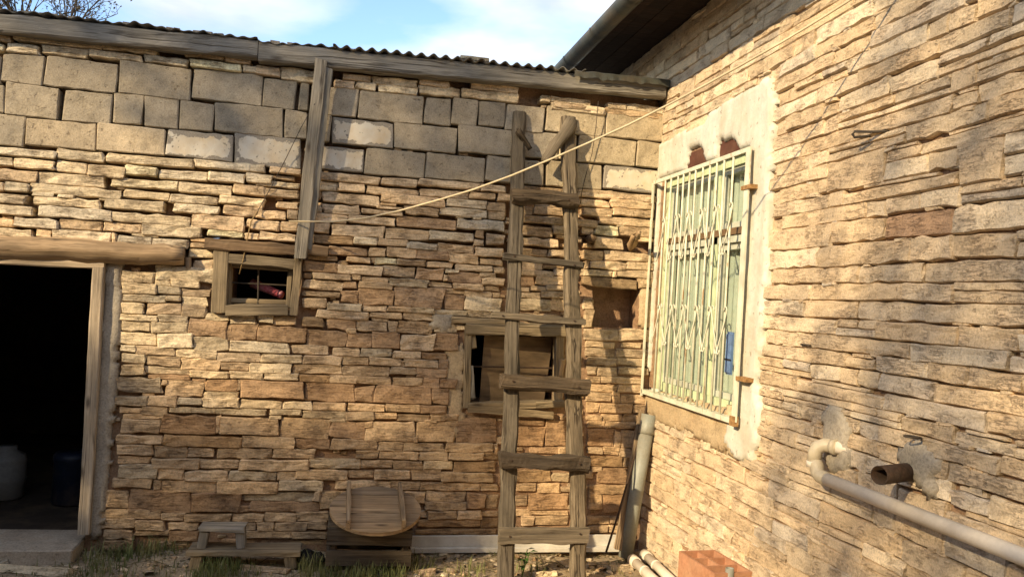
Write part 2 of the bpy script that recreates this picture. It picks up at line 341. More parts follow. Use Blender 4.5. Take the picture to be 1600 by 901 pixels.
def timber(name, p0, p1, w, t, mat, parent=None, normal=(0, -1, 0), jit=.004, seg=10, rnd=.25, taper=1., bow=0., ends=.0, seed=None):
    """a board or pole from p0 to p1: width w across, thickness t along normal; local X runs along it"""
    p0 = Vector(p0); p1 = Vector(p1); X = (p1-p0).normalized(); nrm = Vector(normal); Y = -(nrm-X*nrm.dot(X)).normalized(); Z = X.cross(Y)
    L = (p1-p0).length; mw = Matrix.Translation((p0+p1)/2) @ Matrix((X, Y, Z)).transposed().to_4x4()
    rr = random.Random(seed if seed is not None else int(abs(p0.x*7919+p0.z*104729+p1.x*331)*100)); ox = rr.uniform(0, 300)
    c = rnd*min(w, t)
    cs = [(-t/2, -w/2+c), (-t/2, w/2-c), (-t/2+c, w/2), (t/2-c, w/2), (t/2, w/2-c), (t/2, -w/2+c), (t/2-c, -w/2), (-t/2+c, -w/2)]
    V = []; Fc = []
    for s in range(seg+1):
        u = s/seg; k = 1+(taper-1)*u
        for q, (y, z) in enumerate(cs):
            a = nz(ox+u*L*6, q*3.7)*jit*1.6; b = nz(ox+u*L*9+50, q*2.9)*jit*1.6
            x = (u-.5)*L+(rr.uniform(-1, 1)*ends if s in (0, seg) else 0)
            V.append((x, y*k+a, z*k+b+bow*4*u*(1-u)+nz(ox+u*L*2.2, 77)*jit*1.5))
    for s in range(seg):
        for q in range(8): Fc.append((s*8+q, (s+1)*8+q, (s+1)*8+(q+1) % 8, s*8+(q+1) % 8))
    Fc.append(tuple(range(8))); Fc.append(tuple(seg*8+q for q in range(7, -1, -1)))
    return mesh(name, V, Fc, mat, parent, mw, rnd >= .35)
def inside(pt, poly):
    x, y = pt; r = False; j = len(poly)-1
    for i in range(len(poly)):
        xi, yi = poly[i]; xj, yj = poly[j]
        if (yi > y) != (yj > y) and x < (xj-xi)*(y-yi)/(yj-yi)+xi: r = not r
        j = i
    return r
def patch(name, poly, holes, mat, parent, wallside, thick=.02, base=0.02, cell=.022, rag=.018, bumpy=.006):
    """a coat of render over a wall, ragged outline; poly and holes in wall coordinates (along, z)"""
    P = np.array(poly); a0, b0 = P.min(0)-.03; a1, b1 = P.max(0)+.03
    na = int((a1-a0)/cell)+1; nb = int((b1-b0)/cell)+1
    def ok(i, j):
        a = a0+(i+.5)*cell; b = b0+(j+.5)*cell
        q = (a+nz(a*16, b*16, 3)*rag+nz(a*45, b*45, 3)*rag*.5, b+nz(a*16, b*16, 9)*rag+nz(a*45, b*45, 11)*rag*.5)
        return inside(q, poly) and not any(inside((a, b) if h[0] else q, h[1]) for h in holes)
    G = {(i, j) for i in range(na) for j in range(nb) if ok(i, j)}
    V = []; Fc = []; idx = {}
    def vert(i, j, back_):
        k = (i, j, back_)
        if k not in idx:
            a = a0+i*cell; b = b0+j*cell
            full = all((i-di, j-dj) in G for di in (0, 1) for dj in (0, 1))
            out_ = base if back_ else -(thick*(1. if full else .35)+nz(a*7, b*7)*bumpy+nz(a*25, b*25, 5)*bumpy*.5)
            if not full: a += nz(a*60, b*60, 1)*cell*.6; b += nz(a*60, b*60, 2)*cell*.6
            idx[k] = len(V); V.append((a, out_, b) if wallside == 'back' else (out_, -a, b))
        return idx[k]
    for (i, j) in G:
        Fc.append((vert(i, j, 0), vert(i+1, j, 0), vert(i+1, j+1, 0), vert(i, j+1, 0)))
        for (n_, e0, e1) in (((i, j-1), (i, j), (i+1, j)), ((i+1, j), (i+1, j), (i+1, j+1)), ((i, j+1), (i+1, j+1), (i, j+1)), ((i-1, j), (i, j+1), (i, j))):
            if n_ not in G: Fc.append((vert(*e1, 0), vert(*e0, 0), vert(*e0, 1), vert(*e1, 1)))
    return mesh(name, V, Fc, mat, parent, None, True)
def grid_wall(name, acuts, zcuts, holes, front, thick, mat, parent, wallside, step=.12, shift=None):
    """wall core with real openings: cells of a grid left out; front face uneven"""
    def fill(c):
        r_ = []
        for p, q in zip(c[:-1], c[1:]):
            n_ = max(1, int((q-p)/step)); r_ += [p+(q-p)*k/n_ for k in range(n_)]
        return r_+[c[-1]]
    A = fill(sorted(set(acuts))); Z = fill(sorted(set(zcuts)))
    def solid(i, j):
        if not (0 <= i < len(A)-1 and 0 <= j < len(Z)-1): return False
        a = (A[i]+A[i+1])/2; z = (Z[j]+Z[j+1])/2
        return not any(h[0] < a < h[1] and h[2] < z < h[3] for h in holes)
    V = []; Fc = []; idx = {}
    def vert(i, j, bk):
        k = (i, j, bk)
        if k not in idx:
            a, z = A[i], Z[j]
            o_ = front+thick if bk else front+nz(a*6, z*6, 21)*.010+(shift(a, z) if shift else 0)
            idx[k] = len(V); V.append((a, o_, z) if wallside == 'back' else (o_, -a, z))
        return idx[k]
    for i in range(len(A)-1):
        for j in range(len(Z)-1):
            if not solid(i, j): continue
            Fc.append((vert(i, j, 0), vert(i+1, j, 0), vert(i+1, j+1, 0), vert(i, j+1, 0)))
            Fc.append((vert(i, j, 1), vert(i, j+1, 1), vert(i+1, j+1, 1), vert(i+1, j, 1)))
            for (n_, e0, e1) in (((i, j-1), (i, j), (i+1, j)), ((i+1, j), (i+1, j), (i+1, j+1)), ((i, j+1), (i+1, j+1), (i, j+1)), ((i-1, j), (i, j+1), (i, j))):
                if not solid(*n_): Fc.append((vert(*e1, 0), vert(*e0, 0), vert(*e0, 1), vert(*e1, 1)))
    return mesh(name, V, Fc, mat, parent)

# ================================================================ THE GROUND
def axis(lo, hi, st, far):
    a = list(np.arange(lo, hi+1e-6, st)); s = st; x = hi
    while x < far: s *= 1.6; x += s; a.append(x)
    s = st; x = lo
    while x > -far: s *= 1.6; x -= s; a.insert(0, x)
    return a
gx = axis(-6., .4, .07, 300); gy = axis(-3.2, .5, .07, 300)
def gz(x, y):
    if not (-8 < x < 2 and -6 < y < 1): return -.02
    k = 1. if y < 0 else max(0., 1-y*3)
    return (nz(x*1.3, y*1.3)*.035+nz(x*5, y*5)*.016+nz(x*16, y*16)*.008)*k-.008-.02*max(0., -y-.3)
V = [(x, y, gz(x, y)) for y in gy for x in gx]; nxg = len(gx)
Fc = [(j*nxg+i, j*nxg+i+1, (j+1)*nxg+i+1, (j+1)*nxg+i) for j in range(len(gy)-1) for i in range(nxg-1)]
tag(mesh("ground", V, Fc, MT['soil'], None, None, True), "bare dry earth yard with weeds along the wall foot", "ground", None, 'structure')
# ================================================================ THE SHED (stone and block wall facing the camera, y = 0)
# stones traced from the wall: origin of a 4x enlargement, then "left right top bottom colour" in it (c cream, t tan, r reddish, g grey, b brown)
TR = [((0, 20), """80 640 160 205c;645 985 205 250c;1155 1400 250 290t;1405 1570 285 322t;45 245 195 260c;262 550 215 275c;560 890 248 293c;898 1175 275 325c;1190 1510 310 358c;1515 1700 340 380c;-60 30 190 240c;-60 75 145 183t"""),
((400, 40), """0 150 262 315t;157 470 280 358c;540 715 310 348t;725 1005 330 385c;1015 1210 342 385t;1340 1640 367 412t;485 615 345 395t;620 750 355 405c;765 1005 370 430c;1018 1278 385 440c;1285 1640 412 470c"""),
((860, 20), """0 250 532 572c;20 250 570 610t;355 470 567 608c;472 710 580 625c;0 340 578 625c;340 700 605 652t;-60 0 520 560c"""),
((0, 225), """-100 355 30 82c;358 652 45 105c;665 1212 80 132c;1218 1660 112 165c;-60 85 85 135c;92 345 100 160c;355 548 113 178c;552 790 140 208c;787 985 143 200c;990 1300 168 222c/-2.5;1305 1530 180 243c;1540 1700 190 245c;
-100 240 160 235t;240 655 187 262c;693 1110 222 278c;1115 1450 253 312c;1460 1660 262 320t;-60 30 238 290t;35 187 245 298c;195 760 268 325c;770 1060 295 345c;1063 1365 322 375c;1370 1650 330 385c;200 340 300 330c;365 465 315 340c;615 690 333 355c;1065 1115 225 270t;
-60 162 310 370g;210 628 337 395c;653 1028 352 415c;1085 1375 382 438c;1400 1640 388 450t;-60 205 380 440g;245 710 402 470g;705 1195 442 500c;1197 1530 450 535t;1540 1620 470 520t;-60 90 468 518t;98 370 468 528g;372 643 480 538t;650 885 497 548t;888 1260 507 582c;1300 1525 538 582c;1530 1620 560 600t;
-60 210 530 582c;230 328 535 585t;332 698 542 610g;705 735 560 630t;735 955 575 628g;955 1182 594 648g;825 1000 560 582c;1190 1345 590 617b;1190 1315 620 648t;
765 970 737 788c;975 1335 762 858c;1180 1340 655 712c;1210 1340 722 795t;765 965 800 865c;970 1065 827 885c;1068 1250 837 895c"""),
((400, 225), """-60 85 137 175c;88 280 148 190t;300 390 165 192t;398 775 192 246t;780 1005 217 268t;1010 1400 230 278t;1400 1560 255 302t;-60 205 197 236t;0 270 236 272c;370 515 237 293c;518 682 250 300t;690 1015 277 323t;1020 1330 290 335t;1335 1500 300 345t;1510 1560 315 360t;
-60 15 285 330t;20 270 284 335t;285 410 297 342b;413 775 312 378t;778 1185 327 384t;1190 1440 350 400g;1440 1560 367 420t;-60 125 352 400t;128 265 362 408t;280 410 377 425t;418 650 380 440t;655 920 413 445t;780 875 370 386t;755 920 391 410t;928 1140 398 448t;1145 1443 405 456g;1448 1560 420 476t;
0 188 417 473t;192 265 415 475t;270 570 428 485t;573 872 453 504t;878 1250 458 525r;1255 1550 475 538g;1250 1300 450 464c;1355 1405 460 474c;-40 148 480 540t;155 262 488 545t;265 462 490 555t;470 800 508 580t;808 1083 532 600t;1085 1362 546 610g;1368 1425 540 590b;1360 1425 597 637t;1435 1550 567 628t;
20 250 558 606t;360 610 573 625b;612 758 583 632c;763 948 594 640t;945 1130 615 664g;1130 1362 626 680t;1365 1540 647 705t;340 445 622 690b;450 700 645 700r;705 812 648 705t;818 1003 646 715t;1005 1205 672 725r;1205 1390 684 750t;1398 1540 716 760t;
320 505 696 728b;510 570 728 765b;567 718 708 742t;720 745 710 745t;742 880 712 752c;880 1058 724 765t;1063 1228 736 773t;1245 1478 757 797t;1480 1550 768 808t;298 508 735 800r;508 792 757 820t;792 995 764 832t;1000 1170 780 852r;1180 1265 782 805c;1170 1195 815 858t;1198 1410 800 870r;1398 1500 803 835t;1410 1550 837 882t;
300 350 805 840b;352 595 810 848t;598 655 820 850t;655 832 832 865t;832 1075 843 892c;1075 1225 863 896t;550 628 860 900r"""),
((700, 225), """810 1300 302 348t;310 440 312 362t;450 730 272 308b;820 1010 347 393t;1015 1290 357 408t;440 528 385 440t;535 740 392 443t;840 1025 402 453t;1028 1285 407 458t;435 930 457 506t;940 1290 462 512t;435 650 517 580t;655 740 510 565t;835 908 520 570t;915 1063 512 572c;1050 1105 505 521c;1065 1285 517 580t;435 688 590 640t;910 1090 582 658t;1190 1290 585 612t;
435 620 652 700t;625 740 660 705t;840 965 667 725t;970 1285 675 735t;430 590 732 785t;590 740 760 780b;850 882 727 780t;885 1110 732 784t;1115 1280 737 790t;430 655 787 828t;658 740 782 825t;845 1025 787 826c;1028 1050 795 835t;1052 1280 788 835t;430 540 827 890r;545 740 827 880t;840 1180 838 898b;1185 1285 838 900t"""),
((450, 425), """95 345 54 110t;350 430 57 115r;443 655 66 107t;633 875 47 95c;878 1022 62 95t;1028 1217 72 112t;1220 1320 83 122t;95 325 123 155t;330 438 120 195r;440 660 108 205r;435 465 172 198t;665 968 100 220r;945 980 122 152t;975 1103 140 238r;950 1105 103 135t;1100 1275 117 157t;1278 1320 130 158t;1105 1330 163 240c;
95 240 165 224t;248 458 200 242c;465 620 207 245t;620 772 214 248t;778 915 224 258c;920 1120 237 271c;1125 1270 243 284c;180 505 243 290t;510 710 252 290t;718 965 258 305t;90 225 282 340b;243 425 284 356r;430 620 307 368t;525 630 291 307t;628 682 308 378t;685 903 304 385t;910 1055 317 375g;1055 1108 332 360c;370 425 352 383t;
-10 115 347 440r;118 368 362 462r;370 520 380 472r;525 700 382 478r;708 912 394 490t;915 1060 387 490r;22 250 457 515t;278 450 472 525t;452 648 477 530g;652 830 490 540t;832 990 502 545r;95 335 522 575t;340 505 532 580t;508 702 537 580t;705 730 552 590t;728 935 545 594t;940 1000 545 600r;
30 338 577 632t;342 633 587 648t;638 797 594 640t;802 990 602 658r;72 260 642 685b;258 430 644 694t;430 645 654 700t;655 838 660 707t;843 945 660 722r;945 1050 667 720r;110 415 692 805r;420 535 712 808r;540 895 712 822r;900 1000 727 825r;150 365 818 862t;375 602 820 870t;610 825 828 872t;825 990 832 880r;95 360 868 915c;0 85 862 897c"""),
((150, 425), """168 378 72 135c;385 530 87 137c;535 715 107 152t;172 440 142 188c;445 530 147 180c;540 702 158 211c;165 305 195 260c;320 538 194 268t;540 690 208 284t;150 390 268 305c;395 575 270 317c;688 832 260 308c;838 1000 264 325c;1018 1110 267 315c;1112 1250 277 330t;160 340 312 370c;345 580 313 380c;580 820 303 405r;820 1008 322 425r;1010 1200 335 437r;
133 380 378 450c;390 608 382 475c;612 830 405 495c;838 1210 438 500c;160 250 457 495c;250 495 462 515t;500 755 483 538c;758 1030 508 558t;1033 1290 512 562c;165 315 512 565c;315 532 517 585t;537 778 540 610t;778 960 562 612t;960 1222 568 628c;165 305 573 638c;305 590 594 635c;330 590 640 668r;590 835 617 662c;600 690 664 682r;840 1045 622 665c;1050 1265 632 672c;
130 410 652 750g;412 450 672 705t;440 675 675 775t;685 890 672 745r;685 890 748 790c;875 905 672 740t;908 1300 678 780r;120 325 777 830g;290 360 757 774t;330 510 772 835t;515 665 787 825g;668 898 782 845c;900 1165 802 850c;1170 1350 810 855c;150 285 847 880t;285 452 842 892t;460 752 844 880c;745 1065 852 892c;1088 1285 857 890c;1295 1430 862 898c"""),
((130, 640), """250 525 22 55t;240 483 60 145t;488 832 28 145r;830 855 37 138t;860 1222 45 158t;1165 1240 35 55c;1235 1540 55 178t;210 497 157 210t;500 990 160 228b;995 1320 168 233t;1325 1540 184 242r;210 437 212 278t;450 650 218 297t;655 815 238 290t;838 1180 238 298t;1190 1450 243 298t;215 420 288 333t;428 728 300 366t;735 975 308 364t;980 1412 310 376t;1415 1580 310 362g;
225 468 343 424g;470 632 362 430t;638 905 378 442t;910 1210 382 438g;1215 1330 385 438t;190 430 427 484t;440 490 438 500t;495 838 444 514t;840 1218 447 518t;1222 1500 442 500g;290 670 505 635r;680 980 518 640r;995 1450 512 568g;950 1035 592 640r;1040 1480 573 636r;130 285 505 605t;100 490 620 680t;490 635 642 690t;635 930 648 690t;930 1130 645 698t;1135 1335 642 694t;1335 1535 635 690t;
90 325 675 738t;330 508 692 748t;538 720 697 745t;1000 1080 702 750t;1088 1193 702 755t;1200 1400 702 755t;1405 1520 690 740t;130 310 748 808t;330 540 752 780t;540 720 755 818r;1000 1300 755 800t;1305 1520 760 800t;130 320 815 870b"""),
((450, 640), """360 540 12 68t;543 680 17 54t;683 885 27 70t;890 1060 22 64t;855 930 60 74t;1060 1300 48 85r;258 370 57 74c;265 480 78 176r;480 530 72 110t;485 795 73 192t;785 808 165 198t;800 1045 72 194t;1050 1300 73 208r;270 558 183 243t;558 720 197 257t;725 980 207 257t;985 1280 208 264t;1285 1310 215 265t;255 310 230 250t;425 565 253 302t;568 815 262 310t;822 1002 264 317t;1005 1220 267 309t;1222 1310 267 309t;
135 452 307 361c;455 655 314 364t;658 842 320 371t;848 1028 320 367c;1040 1290 320 384b;50 372 374 434t;378 535 380 424t;540 762 374 434t;768 952 367 434t;955 1280 388 451t;302 640 442 490t;640 825 447 499t;828 1197 453 504t;1203 1310 462 504t;165 200 500 570t;205 500 508 624t;715 855 508 580t;860 1105 513 570t;855 1118 573 624t;1120 1230 523 610r;1235 1310 527 620t;800 865 632 671t;872 1053 632 679t;1055 1205 628 679t;1210 1310 634 664t;
808 1200 683 727b;1205 1310 675 730b;795 1300 743 775b;125 250 688 740t;0 120 693 750t"""),
((700, 640), """425 605 100 230r;610 750 62 220r;425 600 62 97r;510 700 232 272r;690 755 227 275t;430 640 378 448b;645 755 392 448c;425 548 458 504t;550 700 458 518t;500 750 523 624r;420 495 532 600t;425 515 618 660t;515 750 632 654t;540 750 660 718t;460 538 662 720t;865 960 32 65t;965 1085 27 70t;1088 1190 27 75t;870 980 67 109t;985 1170 72 115t;870 1035 118 220r;1040 1080 128 233t;1085 1165 128 233t;870 965 232 274t;970 1065 232 279t;1065 1160 242 294t;885 1092 293 351b;1095 1150 302 354t;900 960 357 384t;935 1120 368 460r;
880 1120 468 525b;880 960 523 624t;962 1100 533 640r;870 1010 662 710t;1010 1060 667 705t;870 1000 718 765t;1005 1060 718 765t"""),
((700, 425), """845 905 167 228t;850 905 233 345t;850 1060 358 424t;1065 1260 358 429t;860 1040 434 470t;865 930 587 644t;935 1055 592 649t;1060 1250 592 640t;865 950 654 690t;955 1220 657 694t;880 1055 702 747t;1058 1220 702 754t;865 1020 752 804t;1025 1072 752 814t;1075 1240 768 819t;865 945 812 879t;948 1150 817 879t;1155 1240 827 879t;425 510 93 125t;515 610 88 120t;425 578 128 164t;580 745 120 160t;425 640 168 243c;640 745 164 240t;610 745 84 118t;1045 1250 480 530t;862 1040 478 530t;865 1050 534 582t;1055 1250 536 584t""")]
BL = [((0, 20), """-260 10 260 440;12 275 265 445;283 735 298 480;745 1195 328 528;1203 1640 370 560;-160 30 450 620;35 370 455 652;400 700 500 685;712 895 508 695;903 1115 533 718;1125 1335 562 740;1342 1770 580 760;-200 155 630 822;162 603 680 845;608 1035 715 878;1042 1460 750 912p;1467 1880 775 960p"""),
((400, 40), """45 248 342 520;272 330 360 528;345 440 370 530;450 635 395 570;642 1045 425 600;1055 1218 455 620;1225 1383 458 622;1390 1556 478 632;1560 1800 500 668;180 320 535 705;330 468 555 720;474 858 590 750p;864 1255 625 785;1262 1680 645 805;372 675 760 905p;680 1055 785 940;1060 1430 808 965;1437 1800 830 985"""),
((700, 0), """612 980 677 838;985 1346 710 870;450 690 830 985;700 800 840 1000;810 1172 862 1025;1178 1335 890 1045;613 960 1020 1175;972 1310 1050 1195p""")]
COL = {'c': (.70, .565, .375), 't': (.60, .445, .28), 'r': (.46, .31, .185), 'g': (.55, .46, .33), 'b': (.40, .275, .155)}
COLH = {'c': (.685, .552, .382), 't': (.61, .468, .306), 'r': (.43, .28, .175), 'g': (.55, .46, .35), 'b': (.42, .32, .21)}
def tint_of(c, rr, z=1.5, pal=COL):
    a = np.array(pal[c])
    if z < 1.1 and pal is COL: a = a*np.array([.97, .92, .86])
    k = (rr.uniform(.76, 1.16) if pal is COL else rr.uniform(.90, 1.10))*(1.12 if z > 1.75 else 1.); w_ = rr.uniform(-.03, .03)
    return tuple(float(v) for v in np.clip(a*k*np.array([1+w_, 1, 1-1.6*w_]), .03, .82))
def parse(data):
    for (X0, Y0), s in data:
        for e in s.replace('\n', '').split(';'):
            e = e.strip()
            if not e: continue
            tilt = 0.
            if '/' in e: e, q = e.split('/'); tilt = float(q)
            c = e[-1] if e[-1].isalpha() else 't'; e = e.rstrip('ctrgbp')
            x0, x1, y0, y1 = map(float, e.split())
            yield X0+x0/4, X0+x1/4, Y0+y0/4, Y0+y1/4, c, tilt
def stone_rect(x0, x1, y0, y1):
    ym = (y0+y1)/2; xm = (x0+x1)/2
    return back(x0, ym)[0], back(x1, ym)[0], back(xm, y1)[2], back(xm, y0)[2]
def rect_px(x0, y0, x1, y1):
    a, b, c, d = stone_rect(x0, x1, y0, y1); return a, b, c, d
DOOR = (-4.56, back(148, 600)[0], .02, back(80, 411)[2])
WIN1 = rect_px(357, 412, 459, 477); WIN2 = rect_px(734, 521, 873, 634); NICHE = rect_px(926, 449, 999, 513)
HOLES = [DOOR, WIN1, WIN2, NICHE]
KEEP = [rect_px(-80, 372, 288, 410), (DOOR[0]-.02, DOOR[1]+.085, -.1, 1.74), rect_px(332, 390, 472, 492), rect_px(322, 375, 515, 394), rect_px(726, 506, 886, 646), rect_px(706, 494, 790, 506), NICHE,
        (DOOR[1], back(182, 600)[0], -.1, 1.70), rect_px(972, 360, 1004, 392)]
shed = thing('stone_shed', "low shed of pale bedded stone topped by a band of grey blocks", "shed", (-2.2, .2, 0))
def shallow(a, z):      # the joints low by the corner are smeared full of mud
    px, py = proj((a, 0, z))
    k = max(0., min(1., (px-640)/120))*max(0., min(1., (py-400)/60))
    k2 = max(0., min(1., (py-700)/80))*.5
    k3 = max(0., min(1., 1-abs(px-400)/130))*max(0., min(1., (py-490)/30))*max(0., min(1., (600-py)/40))*.8
    return -.020*max(k, k2, k3)+.055*max(0., min(1., (z-1.7)/.15))
bc = [-6., 0.]+[v for h in HOLES for v in h[:2]]; bz = [-.3, 3.12]+[v for h in HOLES for v in h[2:]]
grid_wall('wall_core', bc, bz, [(h[0], h[1], h[2], h[3]) for h in HOLES], .030, .40, MT['mortar'], shed, 'back', .10, shallow)
def stone_obj(name, r_, mat, parent, rr, tint, front, depth, tilt=0., wallside='back', bulge=.012, rough=1., under=0., corner=.014):
    a0, a1, z0, z1 = r_
    V, Fc = stone_mesh(a1-a0, z1-z0, depth, rr.randrange(10**6), bulge, rough, None, corner, under)
    if wallside == 'back': mw = Matrix.Translation(((a0+a1)/2, front, (z0+z1)/2)) @ Matrix.Rotation(math.radians(tilt), 4, 'Y')
    else: mw = Matrix.Translation((front, -(a0+a1)/2, (z0+z1)/2)) @ Matrix(((0, 1, 0, 0), (-1, 0, 0, 0), (0, 0, 1, 0), (0, 0, 0, 1))) @ Matrix.Rotation(math.radians(tilt), 4, 'Y')
    return V, Fc, mw, tint, name, mat, parent
def emit(stones, limit, matname, parent, name, stuffname):
    """the stones that show largest become parts of their own, the rest one joined part"""
    stones.sort(key=lambda s: -s[0])
    jb = MB(); jt = []
    for k, (_, (V, Fc, mw, tint, nm, mat, par)) in enumerate(stones):
        if k < limit: mesh(name, V, Fc, MT[matname], parent, mw, False, tint)
        else:
            jb.add([mw @ Vector(v) for v in V], Fc); jt += [tint+(1.,)]*len(V)
    if jb.V: tag(jb.build(stuffname, MT[matname], parent, None, False, np.array(jt)), kind='stuff')
occ = np.zeros((700, 340), bool)            # 1 cm map of the wall, x from -6, z from -.1
def mark(r_, g=0.):
    occ[max(0, int((r_[0]+6-g)*100)):max(0, int((r_[1]+6+g)*100)), max(0, int((r_[2]+.1-g)*100)):max(0, int((r_[3]+.1+g)*100))] = True
def cover(r_):
    s = occ[max(0, int((r_[0]+6)*100)):int((r_[1]+6)*100), max(0, int((r_[2]+.1)*100)):int((r_[3]+.1)*100)]
    return s.mean() if s.size else 1.
for k in KEEP: mark(k)
rr = random.Random(11); stones = []
def pxarea(r_):
    x0, y0 = proj((r_[0], 0, r_[2])); x1, y1 = proj((r_[1], 0, r_[3])); 
    return abs(x1-x0)*abs(y0-y1) if -60 < (x0+x1)/2 < 1700 else 0
for x0, x1, y0, y1, c, tilt in parse(TR):
    r_ = stone_rect(x0, x1, y0, y1); r_ = (r_[0], r_[1], max(r_[2], -.05), r_[3])
    if r_[1]-r_[0] < .015 or r_[3]-r_[2] < .012: continue
    if r_[0] < -5.9: continue
    if cover(r_) > .55: continue
    g = .0018 if r_[2] < 1.7 else .0; q = (r_[0]-g, r_[1]+g, r_[2]-g, r_[3]+g); mark(r_)
    sh = shallow((r_[0]+r_[1])/2, (r_[2]+r_[3])/2)
    fr = -rr.uniform(.0, .022)*(1 if sh > -.02 else .45)
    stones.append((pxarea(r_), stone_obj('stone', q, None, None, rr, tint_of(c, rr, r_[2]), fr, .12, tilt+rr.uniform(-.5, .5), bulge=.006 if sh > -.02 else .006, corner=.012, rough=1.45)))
blocks = []
for x0, x1, y0, y1, c, tilt in parse(BL): 
    r_ = stone_rect(x0, x1, y0, y1); mark(r_); blocks.append((r_, c))
for zlo in (2.0, 2.35, 2.55):             # the block courses go on past the edge of the picture
    row = [b[0] for b in blocks if abs(b[0][2]-min((q[0][2] for q in blocks if q[0][0] < -4.), key=lambda v: abs(v-zlo))) < .05 and b[0][0] < -4.]
    if not row: continue
    r0 = min(row); x = r0[0]
    while x > -5.9: mark((x-.40, x-.004, r0[2], r0[3])); blocks.append(((x-.40, x-.004, r0[2], r0[3]), 't')); x -= .40
# the courses that go on beyond the left edge of the picture, and the gaps left between traced stones
z = 0.
while z < 3.0:
    h = rr.uniform(.055, .10); x = -5.95
    while x < -4.16:
        w_ = rr.uniform(.18, .48); r_ = (x, min(x+w_, -4.12), z, z+h)
        if cover(r_) < .12 and r_[1]-r_[0] > .06 and r_[2] > 0:
            mark(r_); stones.append((pxarea(r_), stone_obj('stone', (r_[0]+.005, r_[1]-.005, r_[2]+.003, r_[3]-.003), None, None, rr, tint_of(rr.choice('cttg'), rr), -rr.uniform(0, .02), .12)))
        x += w_
    z += h
for sz in range(6000):
    k = 1-sz/6000; w_ = .035+.22*k*rr.random(); h = min(.022+.045*k*rr.random(), w_*.8)
    x = rr.uniform(-4.2, -.02-w_); z = rr.uniform(.0, 3.0-h); r_ = (x, x+w_, z, z+h)
    if cover(r_) < .06:
        px, py = proj((x, 0, z))
        c = rr.choice('ttbc') if py < 420 else rr.choice('ttrb')
        mark(r_); stones.append((pxarea(r_), stone_obj('stone', (r_[0]+.003, r_[1]-.003, r_[2]+.002, r_[3]-.002), None, None, rr, tint_of(c, rr), rr.uniform(.008, .024) if shallow(x, z) > -.02 else rr.uniform(-.004, .004), .09, rr.uniform(-2, 2), bulge=.006)))
emit(stones, 300, 'stone', shed, 'stone', 'small_stones')
for r_, c in blocks:
    q = (r_[0]+.0, r_[1]-.0, r_[2]-.001, r_[3]+.001)
    V, Fc, mw, *_ = stone_obj('', q, None, None, rr, None, -rr.uniform(.0, .016), .15, rr.uniform(-.5, .5), bulge=.002, rough=.6, corner=.030 if rr.random() < .5 else .012)
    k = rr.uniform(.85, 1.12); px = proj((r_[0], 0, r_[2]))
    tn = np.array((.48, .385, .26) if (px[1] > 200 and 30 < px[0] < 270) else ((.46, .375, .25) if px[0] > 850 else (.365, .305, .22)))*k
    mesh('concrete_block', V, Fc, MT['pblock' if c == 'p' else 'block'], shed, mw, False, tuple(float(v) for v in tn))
# eave boards, lintels, frames
def B(px, py, Y): return back(px, py, Y)
timber('eave_beam', B(-330, 5, -.05), B(404, 80, -.05), .108, .10, MT['wgrey'], shed, jit=.006, seg=34, rnd=.12, seed=3)
timber('eave_beam', B(405, 83, -.052), B(1037, 143, -.052), .118, .10, MT['wgrey'], shed, jit=.005, seg=30, rnd=.12, seed=9, taper=.9)
log = timber('door_lintel', B(-120, 383, -.03), B(288, 399, -.03), .165, .20, MT['wbrown'], shed, jit=.011, seg=24, rnd=.4, seed=4, taper=.72)
df = tag(timber('door_frame', B(-90, 400, -.025), B(165, 413, -.025), .062, .07, MT['wjamb'], shed, jit=.002, seg=12, rnd=.1, seed=5))
timber('door_post', B(156, 417, -.028), B(133, 832, -.028), .066, .07, MT['wjamb'], df, jit=.003, seg=14, rnd=.1, seed=6)
timber('door_post', (-4.59, -.028, 1.70), (-4.59, -.028, .08), .066, .07, MT['wjamb'], df, jit=.003, seg=14, rnd=.1, seed=61)
pw = lambda l, f=back: [tuple(f(x, y)[[0, 2]]) for x, y in l]
patch('cement_render', pw([(165, 408), (190, 412), (192, 470), (186, 540), (184, 600), (176, 660), (172, 720), (166, 780), (158, 838), (136, 838), (150, 640)]), [], MT['cement'], shed, 'back', .022, .05, .018, .014)
patch('cement_render', pw([(676, 486), (706, 487), (708, 512), (692, 520), (672, 512)]), [], MT['cement'], shed, 'back', .016, .05, .018, .02)
timber('window_lintel', B(322, 381, -.012), B(462, 391, -.012), .068, .12, MT['wlint'], shed, jit=.006, seg=14, rnd=.1, seed=8)
timber('window_lintel', B(482, 391, -.008), B(513, 394, -.008), .06, .12, MT['wlint'], shed, jit=.006, seg=6, rnd=.1, seed=12)
# small window
w1 = timber('small_window_frame', B(358, 404, -.022), B(461, 413, -.022), .062, .06, MT['wframe'], shed, jit=.003, seg=8, rnd=.1, seed=14)
def w1b(n, *a, **k): return timber(n, *a, MT['wframe'], w1, **k)
w1b('frame_board', B(346.5, 391, -.03), B(342.5, 488, -.03), .090, .05, jit=.003, rnd=.1, seed=15)
w1b('frame_board', B(467, 402, -.026), B(458, 492, -.026), .050, .05, jit=.005, rnd=.1, seed=16)
w1b('frame_board', B(353, 485, -.034), B(450, 485, -.034), .070, .05, jit=.004, rnd=.1, bow=.006, seed=17)
w1b('frame_board', B(357, 470, .05), B(455, 473, .05), .035, .05, jit=.002, seg=6, seed=18)
w1b('frame_board', B(360, 408, .04), B(357, 476, .04), .035, .05, jit=.002, seg=6, seed=19)
w1b('frame_board', B(455, 412, .04), B(451, 480, .04), .035, .05, jit=.002, seg=6, seed=20)
w1b('frame_board', B(360, 414, .045), B(455, 421, .045), .03, .05, jit=.002, seg=6, seed=21)
MB().tube([B(404, 408, .03), B(403, 480, .03)], .006, 6).build('window_bar', MT['wire'], w1)
